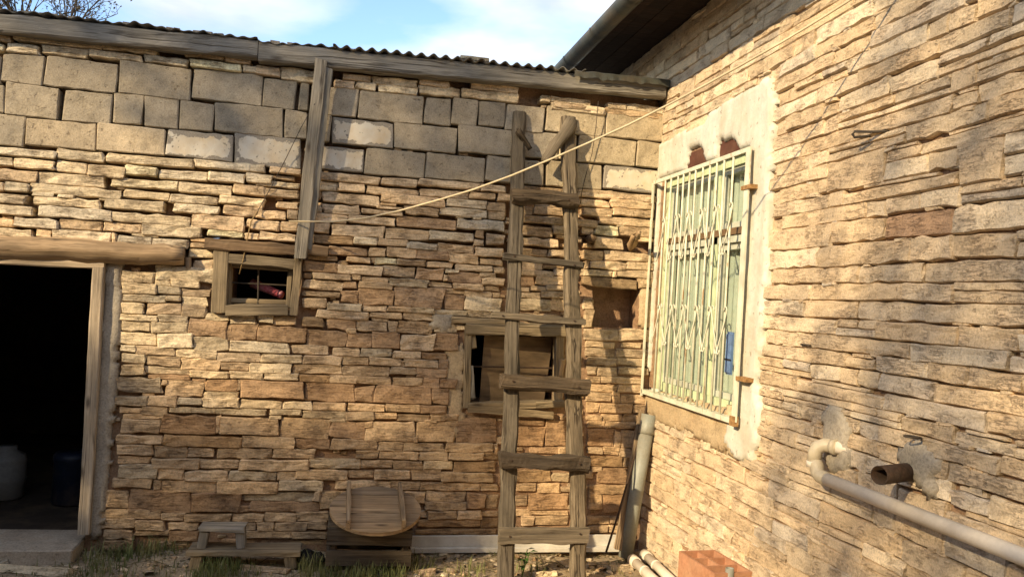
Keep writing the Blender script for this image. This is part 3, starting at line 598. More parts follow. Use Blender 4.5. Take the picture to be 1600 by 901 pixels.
MB().tube([B(356, 441, .032), B(456, 446, .032)], .005, 6).build('window_bar', MT['wire'], w1)
# square window behind the ladder
w2 = timber('square_window_frame', B(727, 513, -.012), B(886, 518, -.012), .072, .08, MT['wframe'], shed, jit=.004, seg=10, rnd=.1, seed=22)
def w2b(n, m, *a, **k): return timber(n, *a, MT[m], w2, **k)
w2b('frame_board', 'wframe', B(731, 508, .0), B(728, 636, .0), .045, .07, jit=.004, rnd=.1, seed=23)
w2b('frame_board', 'wframe', B(736, 512, -.015), B(739, 541, -.015), .05, .02, jit=.004, seg=4, seed=24, ends=.02)
w2b('frame_board', 'wgrey', B(733, 574, -.018), B(737, 622, -.018), .05, .02, jit=.005, seg=4, seed=25, ends=.02)
w2b('frame_board', 'wframe', B(873, 522, .0), B(871, 634, .0), .062, .07, jit=.003, rnd=.1, seed=26)
w2b('frame_board', 'wbrown', B(877, 560, -.03), B(875, 585, -.03), .036, .03, jit=.006, seg=5, seed=27, ends=.01)
w2b('frame_board', 'wframe', B(730, 634, -.004), B(878, 630, -.004), .05, .08, jit=.003, rnd=.1, seed=28)
w2b('sill_board', 'wframe', B(731, 637, -.03), B(864, 649, -.03), .048, .03, jit=.004, rnd=.1, seed=29)
w2b('sill_board', 'wframe', B(837, 633, -.034), B(881, 630, -.034), .05, .03, jit=.004, seg=5, seed=30)
w2b('lintel_board', 'wframe', B(707, 500, -.02), B(790, 504, -.02), .046, .04, jit=.004, seg=8, seed=31, ends=.01)
w2b('lintel_board', 'wframe', B(790, 504, -.016), B(884, 511, -.016), .03, .04, jit=.004, seg=8, seed=33, ends=.01)
w2b('wood_splinter', 'wbrown', B(819, 503, -.03), B(844, 516, -.03), .022, .01, jit=.002, seg=3, seed=34)
pl = MB(); pa, pb, pc, pd = B(757, 524, .06), B(864, 527, .10), B(850, 625, .10), B(749, 628, .06)
pl.add([tuple(pa), tuple(pb), tuple(pc), tuple(pd)]+[(p[0], p[1]+.012, p[2]) for p in (pa, pb, pc, pd)], [(3,2,1,0),(4,5,6,7),(0,1,5,4),(1,2,6,5),(2,3,7,6),(3,0,4,7)])
pl.build('plywood_panel', MT['ply'], w2)
MB().tube([B(736, 572, .03), B(870, 575, .03)], .006, 6).build('window_bar', MT['rust'], w2)
# wall niche: plastered back and sides
n0, n1, n2, n3 = NICHE
nb = MB(); nb.box((n0-.04, .19, n2-.04), (n1+.04, .25, n3+.04)); 
nb.build('niche_back', MT['mortar'], shed)
patch('mud_render', pw([(1000, 450), (1019, 455), (1017, 512), (1001, 513)]), [], MT['mud'], shed, 'back', .014, .05, .018, .015)
patch('mud_render', pw([(698, 542), (727, 530), (726, 640), (722, 690), (700, 672), (697, 600)]), [], MT['mud'], shed, 'back', .008, .05, .02, .03)
# branch stubs built into the wall
timber('branch_stub', B(985, 388, .05), B(994, 368, -.16), .062, .055, MT['wbrown'], shed, normal=(.2, -.3, 1), jit=.014, seg=8, rnd=.45, seed=40, taper=.6, ends=.02)
timber('branch_stub', B(994, 372, -.13), B(1000, 361, -.20), .04, .035, MT['wbrown'], shed, normal=(.2, -.3, 1), jit=.01, seg=6, rnd=.45, seed=42, taper=.6, ends=.02)
timber('branch_stub', B(920, 372, .06), B(923, 372, -.10), .065, .06, MT['wlint'], shed, normal=(0, 0, 1), jit=.01, seg=6, rnd=.45, seed=41, ends=.02)
timber('wood_peg', B(294, 402, -.01), B(294, 419, -.01), .03, .04, MT['wbrown'], shed, jit=.003, seg=4, seed=43)
# roof: corrugated sheets over the beam, battered edge strip near the house
def sheet(x0, x1, amp, pitch, dirt, ztop, seed, dy=.0):
    n = int((x1-x0)/pitch*12); V = []; Fc = []; ys = [-.11-dy, .05, .8, 2., 3.6]
    for j, y in enumerate(ys):
        for i in range(n+1):
            x = x0+(x1-x0)*i/n; e = nz(x*4, seed)*dirt+nz(x*13, seed, 3)*dirt*.5
            V.append((x, y+(nz(x*6, 9)*dirt*1.2 if j == 0 else 0), ztop(x)+amp*math.cos(2*math.pi*x/pitch)+e*(1 if j < 2 else .3)-.03*y))
    m = len(V); V += [(v[0], v[1], v[2]-.004) for v in V]
    for j in range(len(ys)-1):
        for i in range(n):
            a = j*(n+1)+i; q = (a, a+1, a+n+2, a+n+1); Fc.append(q); Fc.append(tuple(k+m for k in q[::-1]))
    for i in range(n): Fc.append((i+1, i, m+i, m+i+1))
    return mesh('roof_sheet', V, Fc, MT['roofm'], shed, None, True)
zb1 = [(back(x, y, -.05)[0], back(x, y, -.05)[2]) for x, y in ((-330, -20), (0, 20), (404, 66), (405, 69), (1037, 131))]
zb = lambda x: float(np.interp(x, [p[0] for p in zb1], [p[1] for p in zb1]))
sheet(-6.05, -2.25, .006, .078, .018, lambda x: zb(x)+.004, 5)
sheet(-2.27, -.62, .012, .078, .004, lambda x: zb(x)+.010, 6, .02)
sheet(-.66, -.03, .003, .078, .010, lambda x: zb(x)+.004, 7, -.03)
mb = MB(); n = 60; x0 = -.70                     # crumpled metal edge strip
for i in range(n+1):
    x = x0+(0-x0-.02)*i/n; yy = -.135+nz(x*9, 4)*.012; zt = zb(x)+.014+nz(x*12, 14)*.008
    mb.V += [(x, yy+.02, zt), (x, yy, zt-.012), (x, yy+nz(x*21, 3)*.008, zt-.045-abs(nz(x*15, 8))*.022)]
for i in range(n):
    for k in range(2): a = i*3+k; mb.F.append((a, a+1, a+4, a+3))
mb.build('roof_edge_strip', MT['zinc'], shed)
rb = MB()                                        # stones and earth that hold the sheets down
rr = random.Random(21)
for k in range(16):
    x = -4.3+2.2*rr.random(); V, Fc = stone_mesh(rr.uniform(.03, .08), rr.uniform(.012, .022), .06, k, .008, 1.)
    rb.add([(v[0]+x, v[1]-.06, v[2]+zb(x)+.018) for v in V], Fc)
tag(rb.build('roof_rubble', MT['stone'], shed, None, False, (.30, .24, .17)), kind='stuff')
V, Fc = stone_mesh(.19, .03, .1, 5, .008); mesh('roof_stone', V, Fc, MT['stone'], shed, Matrix.Translation((-1.36, -.05, zb(-1.36)+.045)), False, (.45, .38, .25))
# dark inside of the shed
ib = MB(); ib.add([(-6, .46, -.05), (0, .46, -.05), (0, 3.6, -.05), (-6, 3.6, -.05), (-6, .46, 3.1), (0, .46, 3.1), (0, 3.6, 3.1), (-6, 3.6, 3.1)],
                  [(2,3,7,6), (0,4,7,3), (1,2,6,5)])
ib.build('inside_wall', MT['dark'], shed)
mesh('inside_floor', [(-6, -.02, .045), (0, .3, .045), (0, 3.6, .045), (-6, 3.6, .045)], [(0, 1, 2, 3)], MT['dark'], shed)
V, Fc = stone_mesh(1.17, .13, .42, 33, .008, .5, 8, .02); mesh('threshold_slab', [(v[0], v[1], v[2]) for v in V], Fc, MT['slab'], shed, Matrix.Translation(((-4.7+DOOR[1])/2, -.24, .012)))
# things inside the shed
def lathe(prof, n=20):
    V = []; Fc = []
    for (r, z) in prof:
        for k in range(n): V.append((r*math.cos(2*math.pi*k/n), r*math.sin(2*math.pi*k/n), z))
    m = len(prof)
    for j in range(m-1):
        for k in range(n): Fc.append((j*n+k, j*n+(k+1) % n, (j+1)*n+(k+1) % n, (j+1)*n+k))
    Fc.append(tuple(range(n))[::-1]); Fc.append(tuple((m-1)*n+k for k in range(n))); return V, Fc
p = gnd(4, 778, .045)
V, Fc = lathe([(.11, 0), (.13, .02), (.135, .13), (.14, .145), (.135, .16), (.135, .27), (.125, .31), (.07, .34), (.07, .37)])
tag(mesh('plastic_barrel', V, Fc, MT['barrel'], None, Matrix.Translation((p[0], p[1], .045)), True), "white plastic barrel standing in the dark doorway of the shed", "barrel")
p = gnd(112, 785, .045)
V, Fc = lathe([(.12, 0), (.13, .02), (.13, .30), (.135, .31), (.135, .34), (.125, .35), (.12, .36)])
d_ = tag(mesh('plastic_drum', V, Fc, MT['bluedk'], None, Matrix.Translation((p[0], p[1], .045)), True), "dark blue drum just inside the shed door beside its post", "drum")
tb = thing('plastic_tube', "pink plastic tube lying inside the small barred window", "tube", B(420, 456, .16))
MB().tube([B(394, 442, .24), B(436, 459, .14)], .030, 10, True, .024).build('tube_body', MT['pink'], tb, None, True)
MB().tube([B(436, 459, .14), B(441, 461, .13)], .026, 10).build('tube_cap', MT['pink'], tb, None, True)
# ================================================================ THE HOUSE (rough stone wall running towards the camera, x = 0)
house = thing('stone_house', "taller stone house with a barred green window and a gutter under its eaves", "house", (.4, -2.4, 0))
WH = (.055, 1.30, 1.105, 2.545)          # window opening: along, along, z, z
grid_wall('wall_core', [-1.2, 7.]+list(WH[:2]), [-.3, 3.75]+list(WH[2:]), [WH], .018, .36, MT['mortar'], house, 'side', .11, lambda a, z: -.014*max(0, min(1, 1-(a-.2)/2.2)))
side_px = lambda l, X=0.: [(-side(x, y, X)[1], side(x, y, X)[2]) for x, y in l]
PLO = side_px([(1034, 226), (1070, 206), (1106, 192), (1113, 176), (1150, 152), (1188, 134), (1205, 116), (1214, 150), (1211, 220), (1207, 300), (1204, 420), (1197, 500), (1192, 560), (1187, 600), (1193, 640), (1186, 690), (1177, 722), (1160, 722), (1146, 708), (1136, 690), (1146, 640), (1020, 609), (1013, 560), (1030, 300)])
PLM = side_px([(1012, 611), (1148, 640), (1150, 712), (1120, 700), (1080, 676), (1046, 667), (1020, 652), (1008, 640)])
CH1 = side_px([(1072, 270), (1077, 255), (1080, 233), (1087, 233), (1095, 228), (1103, 233), (1108, 258)]); CH2 = side_px([(1126, 252), (1124, 234), (1130, 216), (1140, 220), (1148, 216), (1156, 224), (1162, 238)])
CZ = [-.06, .02, .09, .165, .25, .335, .42, .50, .60, .67, .76, .85, .945, 1.04, 1.115, 1.18, 1.245, 1.305, 1.375, 1.445, 1.51, 1.58, 1.655, 1.73, 1.805, 1.88, 1.97, 2.07, 2.14, 2.21, 2.285, 2.35, 2.42, 2.49, 2.565, 2.645, 2.715, 2.79, 2.86, 2.93, 3.01, 3.085, 3.16, 3.24, 3.32, 3.40, 3.49, 3.58]
rr = random.Random(5); stones = []
RED = (-side(1437, 357)[1], side(1437, 357)[2])
def sag(a, z): return -.045*max(0., 1-a/1.1)*max(0., 1-z/.9)+nz(a*1.1, z*2.2, 6)*.011
def in_win(a0, a1, z0, z1): return a1 > WH[0]-.01 and a0 < WH[1]+.01 and z1 > WH[2]-.02 and z0 < WH[3]+.0
def house_stone(a0, a1, z0, z1, c=None, fr=None):
    am, zm = (a0+a1)/2, (z0+z1)/2; s_ = sag(am, zm)
    if in_win(a0, a1, z0+s_, z1+s_):
        if a1-a0 < .14: return
        for (b0, b1) in ((a0, min(a1, WH[0]-.012)), (max(a0, WH[1]+.012), a1)):
            if b1-b0 > .05: house_stone(b0, b1, z0, z1, c, fr)
        return
    px, py = proj((0, -am, zm)); under = inside((am, zm), PLO) or inside((am, zm), PLM)
    if c is None: c = rr.choice('tttcttcttg') if am > 1.3 else rr.choice('ttctcc')
    x0, y0 = proj((0, -a0, zm)); x1, y1 = proj((0, -a1, zm)); h = abs(proj((0, -am, z0))[1]-proj((0, -am, z1))[1])
    ar = abs(x1-x0)*h*(.02 if under else 1) if -50 < px < 1680 and -50 < py < 960 else 0
    mud = max(0., 1-(am-.2)/2.2)
    tilt = math.degrees(math.atan((sag(a1, zm)-sag(a0, zm))/(a1-a0)))
    stones.append((ar, stone_obj('stone', (a0+.001, a1-.001, z0+.002+s_, z1-.000+s_), None, None, rr, tint_of(c, rr, 1.5, COLH),
        (.012 if under else (-rr.uniform(.0, .010) if fr is None else fr)), .11, -tilt+rr.uniform(-.6, .6), 'side', bulge=rr.uniform(.004, .009), rough=1.25, under=.006*rr.random(), corner=.007)))
rows = list(zip(CZ[:-1], CZ[1:])); skip = {}
for r, (z0, z1) in enumerate(rows):       # the one big reddish block
    if 1.97 < (z0+z1)/2 < 2.06: skip[r] = [(2.43, 2.79)]

for r, (z0, z1) in enumerate(rows):
    a = -.02-rr.random()*.25 if z0 < 3.0 else -1.15-rr.random()*.2
    while a < 4.7:
        w_ = rr.choice((.12, .2, .26, .3, .36, .42, .48, .55, .62))*rr.uniform(.85, 1.15); a1 = a+w_
        if a1 > 4.7: break
        busy = [s for s in skip.get(r, []) if s[0] < a1 and s[1] > a]
        if busy:
            b = busy[0]
            if b[0]-a > .05: house_stone(max(a, .0), b[0], z0, z1)
            a = b[1]; continue
        if a < .0 and z0 < 3.0:
            if a1 > .05: house_stone(.0, a1, z0, z1)
            a = a1; continue
        q = rr.random()
        if q < .02 and r+1 < len(rows) and .14 < w_ < .45 and not any(s[0] < a1 and s[1] > a for s in skip.get(r+1, [])):
            house_stone(a, a1, z0, rows[r+1][1], 't'); skip.setdefault(r+1, []).append((a, a1))
        elif q < .20 and w_ > .2:
            f = rr.uniform(.35, .65); zm = z0+(z1-z0)*f
            house_stone(a, a1, z0, zm); house_stone(a, a+w_*.55, zm, z1); house_stone(a+w_*.55, a1, zm, z1)
        elif q < .25: house_stone(a, a1, z0, z0+(z1-z0)*.75); house_stone(a+w_*.2, a1-w_*.15, z0+(z1-z0)*.76, z1)
        else: house_stone(a, a1, z0, z1)
        a = a1
house_stone(2.43, 2.79, 1.972, 2.068, 'r')
for k in range(260):                      # chips packed into the bed joints
    a = rr.uniform(.05, 4.4); zc_ = rr.choice(CZ[2:-1])+rr.uniform(-.008, .008); w_ = rr.uniform(.03, .10); h = rr.uniform(.010, .022)
    if in_win(a, a+w_, zc_-h, zc_+h) or inside((a+w_/2, zc_), PLO) or inside((a+w_/2, zc_), PLM): continue
    s_ = sag(a+w_/2, zc_)
    stones.append((1., stone_obj('stone', (a, a+w_, zc_-h/2+s_, zc_+h/2+s_), None, None, rr, tint_of(rr.choice('ttcg'), rr, 1.5, COLH), -rr.uniform(.002, .012), .08, rr.uniform(-5, 5), 'side', bulge=.004, rough=1.6)))
emit(stones, 300, 'stone2', house, 'stone', 'small_stones')
patch('lime_plaster', PLO, [('w', [(WH[0]-.03, WH[2]-.0), (WH[1], WH[2]-.0), (WH[1], WH[3]), (WH[0]-.03, WH[3])]), ('c', CH1), ('c', CH2)], MT['plaster'], house, 'side', .028, .02, .018, .009, .004)
patch('tan_plaster', PLM, [], MT['mud'], house, 'side', .022, .02, .022, .025, .009)
lb = MB().box((.0, -1.22, 2.565), (.16, -.20, 2.66)); lb.build('iron_lintel', MT['redl'], house)
# cement round the pipes
patch('cement_patch', side_px([(1288, 640), (1300, 628), (1318, 636), (1330, 668), (1333, 720), (1328, 738), (1306, 742), (1294, 725), (1290, 690)]), [], MT['cement'], house, 'side', .028, .02, .018, .010)
patch('cement_patch', side_px([(1404, 703), (1420, 690), (1440, 682), (1452, 700), (1476, 712), (1482, 730), (1464, 745), (1470, 778), (1450, 776), (1438, 760), (1416, 742), (1408, 722)]), [], MT['cement'], house, 'side', .026, .02, .018, .012)
# window: frame, sashes with panes, curtain
def bar(mb, a0, a1, z0, z1, x0, x1): return mb.box((min(x0, x1), -max(a0, a1), min(z0, z1)), (max(x0, x1), -min(a0, a1), max(z0, z1)))
A = lambda px, py, X: -side(px, py, X)[1]
Zs = lambda px, py, X: side(px, py, X)[2]
fr_ = MB(); X0, X1 = .030, .10
bar(fr_, WH[0], WH[0]+.07, WH[2], WH[3], X0, X1); bar(fr_, WH[1]-.055, WH[1], WH[2], WH[3], X0-.03, X1)
bar(fr_, WH[0]+.07, WH[1]-.055, WH[3]-.05, WH[3], X0, X1); bar(fr_, WH[0]+.07, WH[1]-.055, WH[2], WH[2]+.06, X0, X1)
wf = fr_.build('window_frame', MT['green'], house)
am = (A(1105, 500, .04)+A(1120, 500, .04))/2
bar(MB(), am-.045, am+.045, WH[2]+.06, WH[3]-.05, .026, .095).build('mullion', MT['green'], wf)
zt = Zs(1110, 369, .03)
bar(MB(), WH[0]+.07, WH[1]-.055, zt-.012, zt+.026, .016, .09).build('transom', MT['trans'], wf)
bar(MB(), WH[0]+.07, WH[1]-.055, zt-.055, zt-.014, .026, .09).build('transom', MT['sash'], wf)
for (a0, a1) in ((WH[0]+.072, am-.047), (am+.047, WH[1]-.057)):
    for (z0, z1) in ((WH[2]+.062, zt-.057), (zt+.028, WH[3]-.052)):
        sm = MB(); s_ = .035
        bar(sm, a0, a0+s_, z0, z1, .045, .085); bar(sm, a1-s_, a1, z0, z1, .045, .085); bar(sm, a0+s_, a1-s_, z0, z0+s_, .045, .085); bar(sm, a0+s_, a1-s_, z1-s_, z1, .045, .085)
        sm.build('sash', MT['sash'], wf)
        bar(MB(), a0+s_, a1-s_, z0+s_, z1-s_, .064, .067).build('pane', MT['glass'], wf)
n = 90; V = []; Fc = []
for i in range(n+1):
    a = WH[0]+.05+(WH[1]-WH[0]-.1)*i/n; xx = .098+.006*math.sin(i*1.15)+nz(i*.21, 3)*.006
    V += [(xx, -a, WH[2]+.03), (xx+.004, -a, WH[3]-.03)]
for i in range(n): Fc.append((2*i, 2*i+2, 2*i+3, 2*i+1))
mesh('curtain', V, Fc, MT['curt'], house, None, True)
bar(MB(), WH[0], WH[1], WH[2]-.03, WH[3]+.03, .20, .24).build('window_back', MT['dark'], house)
bar(MB(), WH[0]-.01, WH[1]+.01, WH[2]-.028, WH[2]-.002, -.012, .10).build('window_sill', MT['sash'], house)
# iron grille standing proud of the wall
GX = -.055; g0, g1, gz0, gz1 = .02, A(1162.5, 400, GX), 1.085, 2.525
gr = bar(MB(), g0, g1, gz1-.012, gz1+.012, GX-.006, GX+.006).build('window_grille', MT['cream'], house)
bar(MB(), g0, g1, gz0-.014, gz0+.014, GX-.008, GX+.045).build('grille_rail', MT['cream'], gr)
bar(MB(), g1-.022, g1+.022, gz0, gz1+.01, GX-.01, GX+.0).build('grille_post', MT['cream'], gr)
bar(MB(), g0-.012, g0+.012, gz0-.03, gz1, GX-.008, GX+.002).build('grille_post', MT['cream'], gr)
px = [1040, 1049, 1060, 1068.5, 1078, 1087.5, 1099, 1110, 1121, 1132.5, 1146.7]
GA = [A(x, 290-.42*(x-1033), GX) for x in px]
for a in GA: MB().tube([(GX, -a, gz0), (GX, -a+.002, (gz0+gz1)/2), (GX, -a, gz1)], .0065, 6).build('grille_bar', MT['cream'], gr, None, True)
def scroll(at, al, ar_, ztop, zbot):
    """two rods hooked together at the top that run down to the neighbouring knots, where each ends in a hook"""
    m = MB(); X = GX-.011; r_ = .017
    for s, ab in ((-1, al), (1, ar_)):
        if ab is None: continue
        pts = [(X, -(at+s*(.006+r_-r_*math.cos(math.pi*k/6)*1.)), ztop-.02+1.5*r_*math.sin(math.pi*k/6)) for k in range(6, -1, -1)]
        e = ab-s*.004
        pts += [(X, -(at+(e-at)*.5), (ztop+zbot)/2), (X, -e, zbot+.028)]
        pts += [(X, -(e+s*(r_-r_*math.cos(math.pi*k/6))), zbot+.024-1.4*r_*math.sin(math.pi*k/6)) for k in range(1, 7)]
        m.tube(pts, .0042, 5)
    return m
KN = [GA[0]-.055]+[(a+b)/2 for a, b in zip(GA[:-1], GA[1:])]+[GA[-1]+.045]
for (zt_, zb_) in ((Zs(1090, 330, GX), Zs(1090, 402, GX)), (Zs(1075, 478, GX), Zs(1075, 545, GX))):
    for i in range(1, len(KN), 2):
        scroll(KN[i], KN[i-1], KN[i+1] if i+1 < len(KN) else None, zt_, zb_).build('scroll', MT['cream'], gr, None, True)
for (x_, y_) in ((1169, 293), (1161, 592)):
    a = A(x_, y_, GX); z = Zs(x_, y_, GX)
    bar(MB(), a-.05, a+.055, z-.011, z+.011, GX-.016, GX+.03).build('bracket', MT['rustor'], gr)
a = g1; bar(MB(), a-.03, a+.02, gz0-.022, gz0+.03, GX-.018, GX+.01).build('bracket', MT['rustor'], gr)
# eaves: roof, soffit boards, rafters, gutter
EX, EZ = -.47, 3.57
def slab_(name, pts, t, mat):
    V = [p for p in pts]+[(p[0], p[1], p[2]+t) for p in pts]
    return mesh(name, V, [(3,2,1,0),(4,5,6,7),(0,1,5,4),(1,2,6,5),(2,3,7,6),(3,0,4,7)], mat, house)
slab_('house_roof', [(EX-.03, -7, EZ+.03), (2.2, -7, EZ+1.05), (2.2, 1.2, EZ+1.05), (EX-.03, 1.2, EZ+.03)], .035, MT['roofm'])
for k in range(5):
    x0, x1 = EX+.03+k*.105, EX+.03+(k+1)*.105-.004
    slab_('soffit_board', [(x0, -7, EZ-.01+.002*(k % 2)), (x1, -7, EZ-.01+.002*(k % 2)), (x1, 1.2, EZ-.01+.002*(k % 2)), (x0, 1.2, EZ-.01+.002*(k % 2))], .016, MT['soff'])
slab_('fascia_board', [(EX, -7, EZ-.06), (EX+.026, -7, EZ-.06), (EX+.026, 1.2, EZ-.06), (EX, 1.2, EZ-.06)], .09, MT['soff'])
m = MB(); n = 9; r_ = .066; ga, gc = EX+.0-r_-.004+.02, EZ-.04
for y in (-7, 1.2):
    for k in range(n+1): t = math.pi*(1+k/n); m.V.append((ga+r_*math.cos(t), y, gc+r_*math.sin(t)))
    for k in range(n+1): t = math.pi*(2-k/n); m.V.append((ga+(r_-.004)*math.cos(t), y, gc+(r_-.004)*math.sin(t)))
mm = 2*n+2; m.F = [(k, (k+1) % mm, mm+(k+1) % mm, mm+k) for k in range(mm)]
gt = m.build('gutter', MT['zinc'], house, None, True)
for y in (.62, -.05, -.72, -1.4, -2.2, -3.0):
    q = MB()
    for yy in (y, y+.022):
        for k in range(n+1): t = math.pi*(1+k/n); q.V.append((ga+(r_+.004)*math.cos(t), yy, gc+(r_+.004)*math.sin(t)))
        for k in range(n+1): t = math.pi*(2-k/n); q.V.append((ga+(r_+.001)*math.cos(t), yy, gc+(r_+.001)*math.sin(t)))
    q.F = m.F; q.build('gutter_joint', MT['zinc'], gt, None, True)
# ================================================================ THINGS ON AND BY THE WALLS
KL = .215; ZL = 2.74
def LP(px, py, off=0.):           # a point on the plane of the leaning ladder
    d = ray(px, py); rhs = -(.085+ZL*KL)-off; t = (rhs-(CAM[1]-KL*CAM[2]))/(d[1]-KL*d[2]); return CAM+d*t
lad = thing('wooden_ladder', "tall home-made wooden ladder leaning on the wall in front of the square window", "ladder", (LP(845, 925)[0], -.66, 0))
LN = (0, -1, KL)
timber('rail', LP(811, 177, -.035), LP(789, 926, -.035), (.086), .065, MT['wlad'], lad, LN, .0095, 44, .22, 1.12, seed=50)
timber('rail', LP(888, 184, -.035), LP(906, 926, -.035), .094, .065, MT['wlad'], lad, LN, .0105, 44, .22, 1.0, bow=-.006, seed=51)
for k, (x0, y0, x1, y1, w_, t_, m_) in enumerate(((799, 304, 903, 313, .088, .07, 'wdark'), (786, 399, 912, 415, .040, .022, 'wlad'), (768, 492, 912, 502, .044, .022, 'wlad'), (784, 594, 919, 606, .088, .07, 'wdark'), (781, 718, 920, 725, .092, .07, 'wdark'), (779, 837, 921, 835, .094, .024, 'wlad'))):
    timber('rung', LP(x0, y0, t_/2+.004), LP(x1, y1, t_/2+.004), w_, t_, MT[m_], lad, LN, .014 if m_ == 'wdark' else .006, 18, .2, ends=.014, seed=60+k)
    for (xn, yn) in ((x0+18, y0+1), (x1-14, y1-1)):
        q = LP(xn, yn, t_+.012); MB().tube([q, q+np.array((0, .02, 0))], .006, 6).build('nail', MT['rust'], lad)
timber('brace', LP(809, 203, .03), LP(829, 233, -.03), .052, .045, MT['wdark'], lad, LN, .008, 6, .45, .6, seed=70, ends=.01)
timber('brace', LP(894, 190, .032), LP(851, 254, .0), .088, .055, MT['wlad'], lad, LN, .010, 10, .35, .75, seed=71, ends=.015)
# plank prop from the eave to the small window
pr = thing('plank_prop', "grey doubled plank standing upright from the small window to the eave beam", "plank", B(466, 402, -.10))
timber('board', B(502, 92, -.125), B(469, 402, -.075), .074, .028, MT['wgrey'], pr, jit=.004, seg=18, rnd=.15, seed=72, ends=.01)
timber('board', B(511, 107, -.112), B(479, 388, -.058), .072, .024, MT['wgrey'], pr, jit=.004, seg=18, rnd=.15, seed=73, ends=.012)
# clothes line, wires, twine
pA = B(462, 346, -.13); pB = np.array(side(1420, -60, -.05))
nl = np.cross(pB-pA, (0, 0, 1)); pts = []
for (x, y) in ((452, 345.5), (520, 346.5), (570, 341), (625, 329), (690, 311), (740, 296), (800, 274), (860, 249), (920, 223), (980, 196), (1040, 166), (1100, 134), (1160, 101), (1220, 67), (1280, 31), (1340, -7), (1420, -58)):
    d = ray(x, y); pts.append(CAM+d*(np.dot(pA-CAM, nl)/np.dot(d, nl)))
tag(MB().tube(pts, .0052, 6).build('clothes_line', MT['rope'], None, None, True), "cream rope strung from the grey plank up across the house wall", "rope")
tag(MB().tube([B(935, 158, -.07), B(931, 200, -.05), B(925, 240, -.035), B(915, 275, -.03), B(909, 300, -.03), B(907, 318, -.03)], .0028, 5).build('hanging_wire', MT['wire'], None, None, True), "thin dark wire hanging from the eave beam right of the ladder", "wire")
tag(MB().tube([B(492, 162, -.13), B(470, 200, -.08), B(448, 245, -.04), B(425, 290, -.035), B(404, 327, -.03), B(401, 336, -.035)], .0024, 5).build('hanging_wire', MT['wire'], None, None, True), "thin dark wire slanting from the grey plank over the painted blocks", "wire")
tag(MB().tube([B(402, 330, -.04), B(392, 346, -.035), B(386, 375, -.035), B(380, 405, -.06), B(374, 428, -.01)], .004, 5).build('straw_twine', MT['twine'], None, None, True), "straw coloured twine hanging over the small barred window", "twine")
V, Fc = stone_mesh(.055, .035, .02, 3, .012); tag(mesh('cloth_scrap', V, Fc, MT['blue'], None, Matrix.Translation(Vector(B(336, 376, -.025)))), "small blue scrap stuck in the wall above the small window", "scrap")
# waste pipe with its elbows
WX = -.085
P_ = lambda x, y, X=WX: Vector(side(x, y, X))
wp = thing('waste_pipe', "long white plastic waste pipe running along the house wall to an elbow", "pipe", P_(1275, 742))
e0 = P_(1276, 742); far = Vector((WX, -4.6, e0.z-.01)); top = P_(1274, 698)
MB().tube([e0+Vector((0, -.03, 0)), far], .027, 14).build('pipe_run', MT['pvcw'], wp, None, True)
eb = MB().tube([e0+Vector((0, -.075, 0)), e0+Vector((0, -.028, .002)), e0+Vector((0, -.006, .012)), e0+Vector((0, .002, .04)), Vector((WX, top.y, top.z-.06))], .0295, 14)
eb.build('elbow', MT['pvct'], wp, None, True)
MB().tube([Vector((WX, top.y, top.z-.085)), Vector((WX, top.y, top.z-.06))], .034, 14).build('collar', MT['pvcw'], wp, None, True)
MB().tube([Vector((WX, top.y, top.z-.07)), Vector((WX, top.y, top.z-.02)), Vector((WX+.008, top.y-.004, top.z)), Vector((WX+.03, top.y-.02, top.z+.014)), Vector((WX+.05, top.y-.06, top.z+.014))], .0295, 14).build('elbow', MT['pvct'], wp, None, True)
MB().tube([Vector((WX+.046, top.y-.055, top.z+.014)), Vector((WX+.052, top.y-.075, top.z+.014))], .034, 14).build('collar', MT['pvct'], wp, None, True)
MB().tube([Vector((WX+.05, top.y-.07, top.z+.014)), Vector((.03, top.y-.125, top.z+.012))], .026, 14).build('pipe_stub', MT['pvcw'], wp, None, True)
q0 = Vector(side(1436, 735, .05)); q1 = Vector(side(1374, 742, -.19))
tag(MB().pipe([q0, q1], .034, .004, 16).build('iron_pipe_stub', MT['rust'], None, None, True), "short rusty iron pipe sticking out of a cement patch in the house wall", "pipe")
q = Vector(side(1436, 684, -.03)); pts = [q+Vector((.05, .0, -.03)), q+Vector((.01, 0, 0))]+[q+Vector((-.03+.026*math.cos(t*.6), .026*math.sin(t*.6), .004)) for t in range(11)]
tag(MB().tube(pts, .0035, 5).build('wire_hook', MT['wire'], None, None, True), "small rusty wire ring above the iron pipe stub", "hook")
h0 = side(1386, 205, -.005); h1 = side(1334, 210, -.075)
pts = [h0+np.array((.05, 0, 0)), h0, (h0+h1)/2+np.array((0, 0, .004)), h1+np.array((.004, 0, .012)), h1+np.array((-.006, 0, 0)), h1+np.array((.004, 0, -.012)), (h0+h1)/2+np.array((0, 0, -.013))]
tag(MB().tube(pts, .0055, 6).build('wire_hook', MT['wire'], None, None, True), "bent dark iron hook sticking from the upper house wall", "hook")
q = side(1258, 538, -.0); tag(MB().tube([q+np.array((.04, 0, 0)), q+np.array((-.02, .0, .0)), q+np.array((-.022, -.075, 0))], .005, 6).build('iron_nail', MT['wire'], None, None, True), "bent iron nail driven in a joint beside the white plaster", "nail")
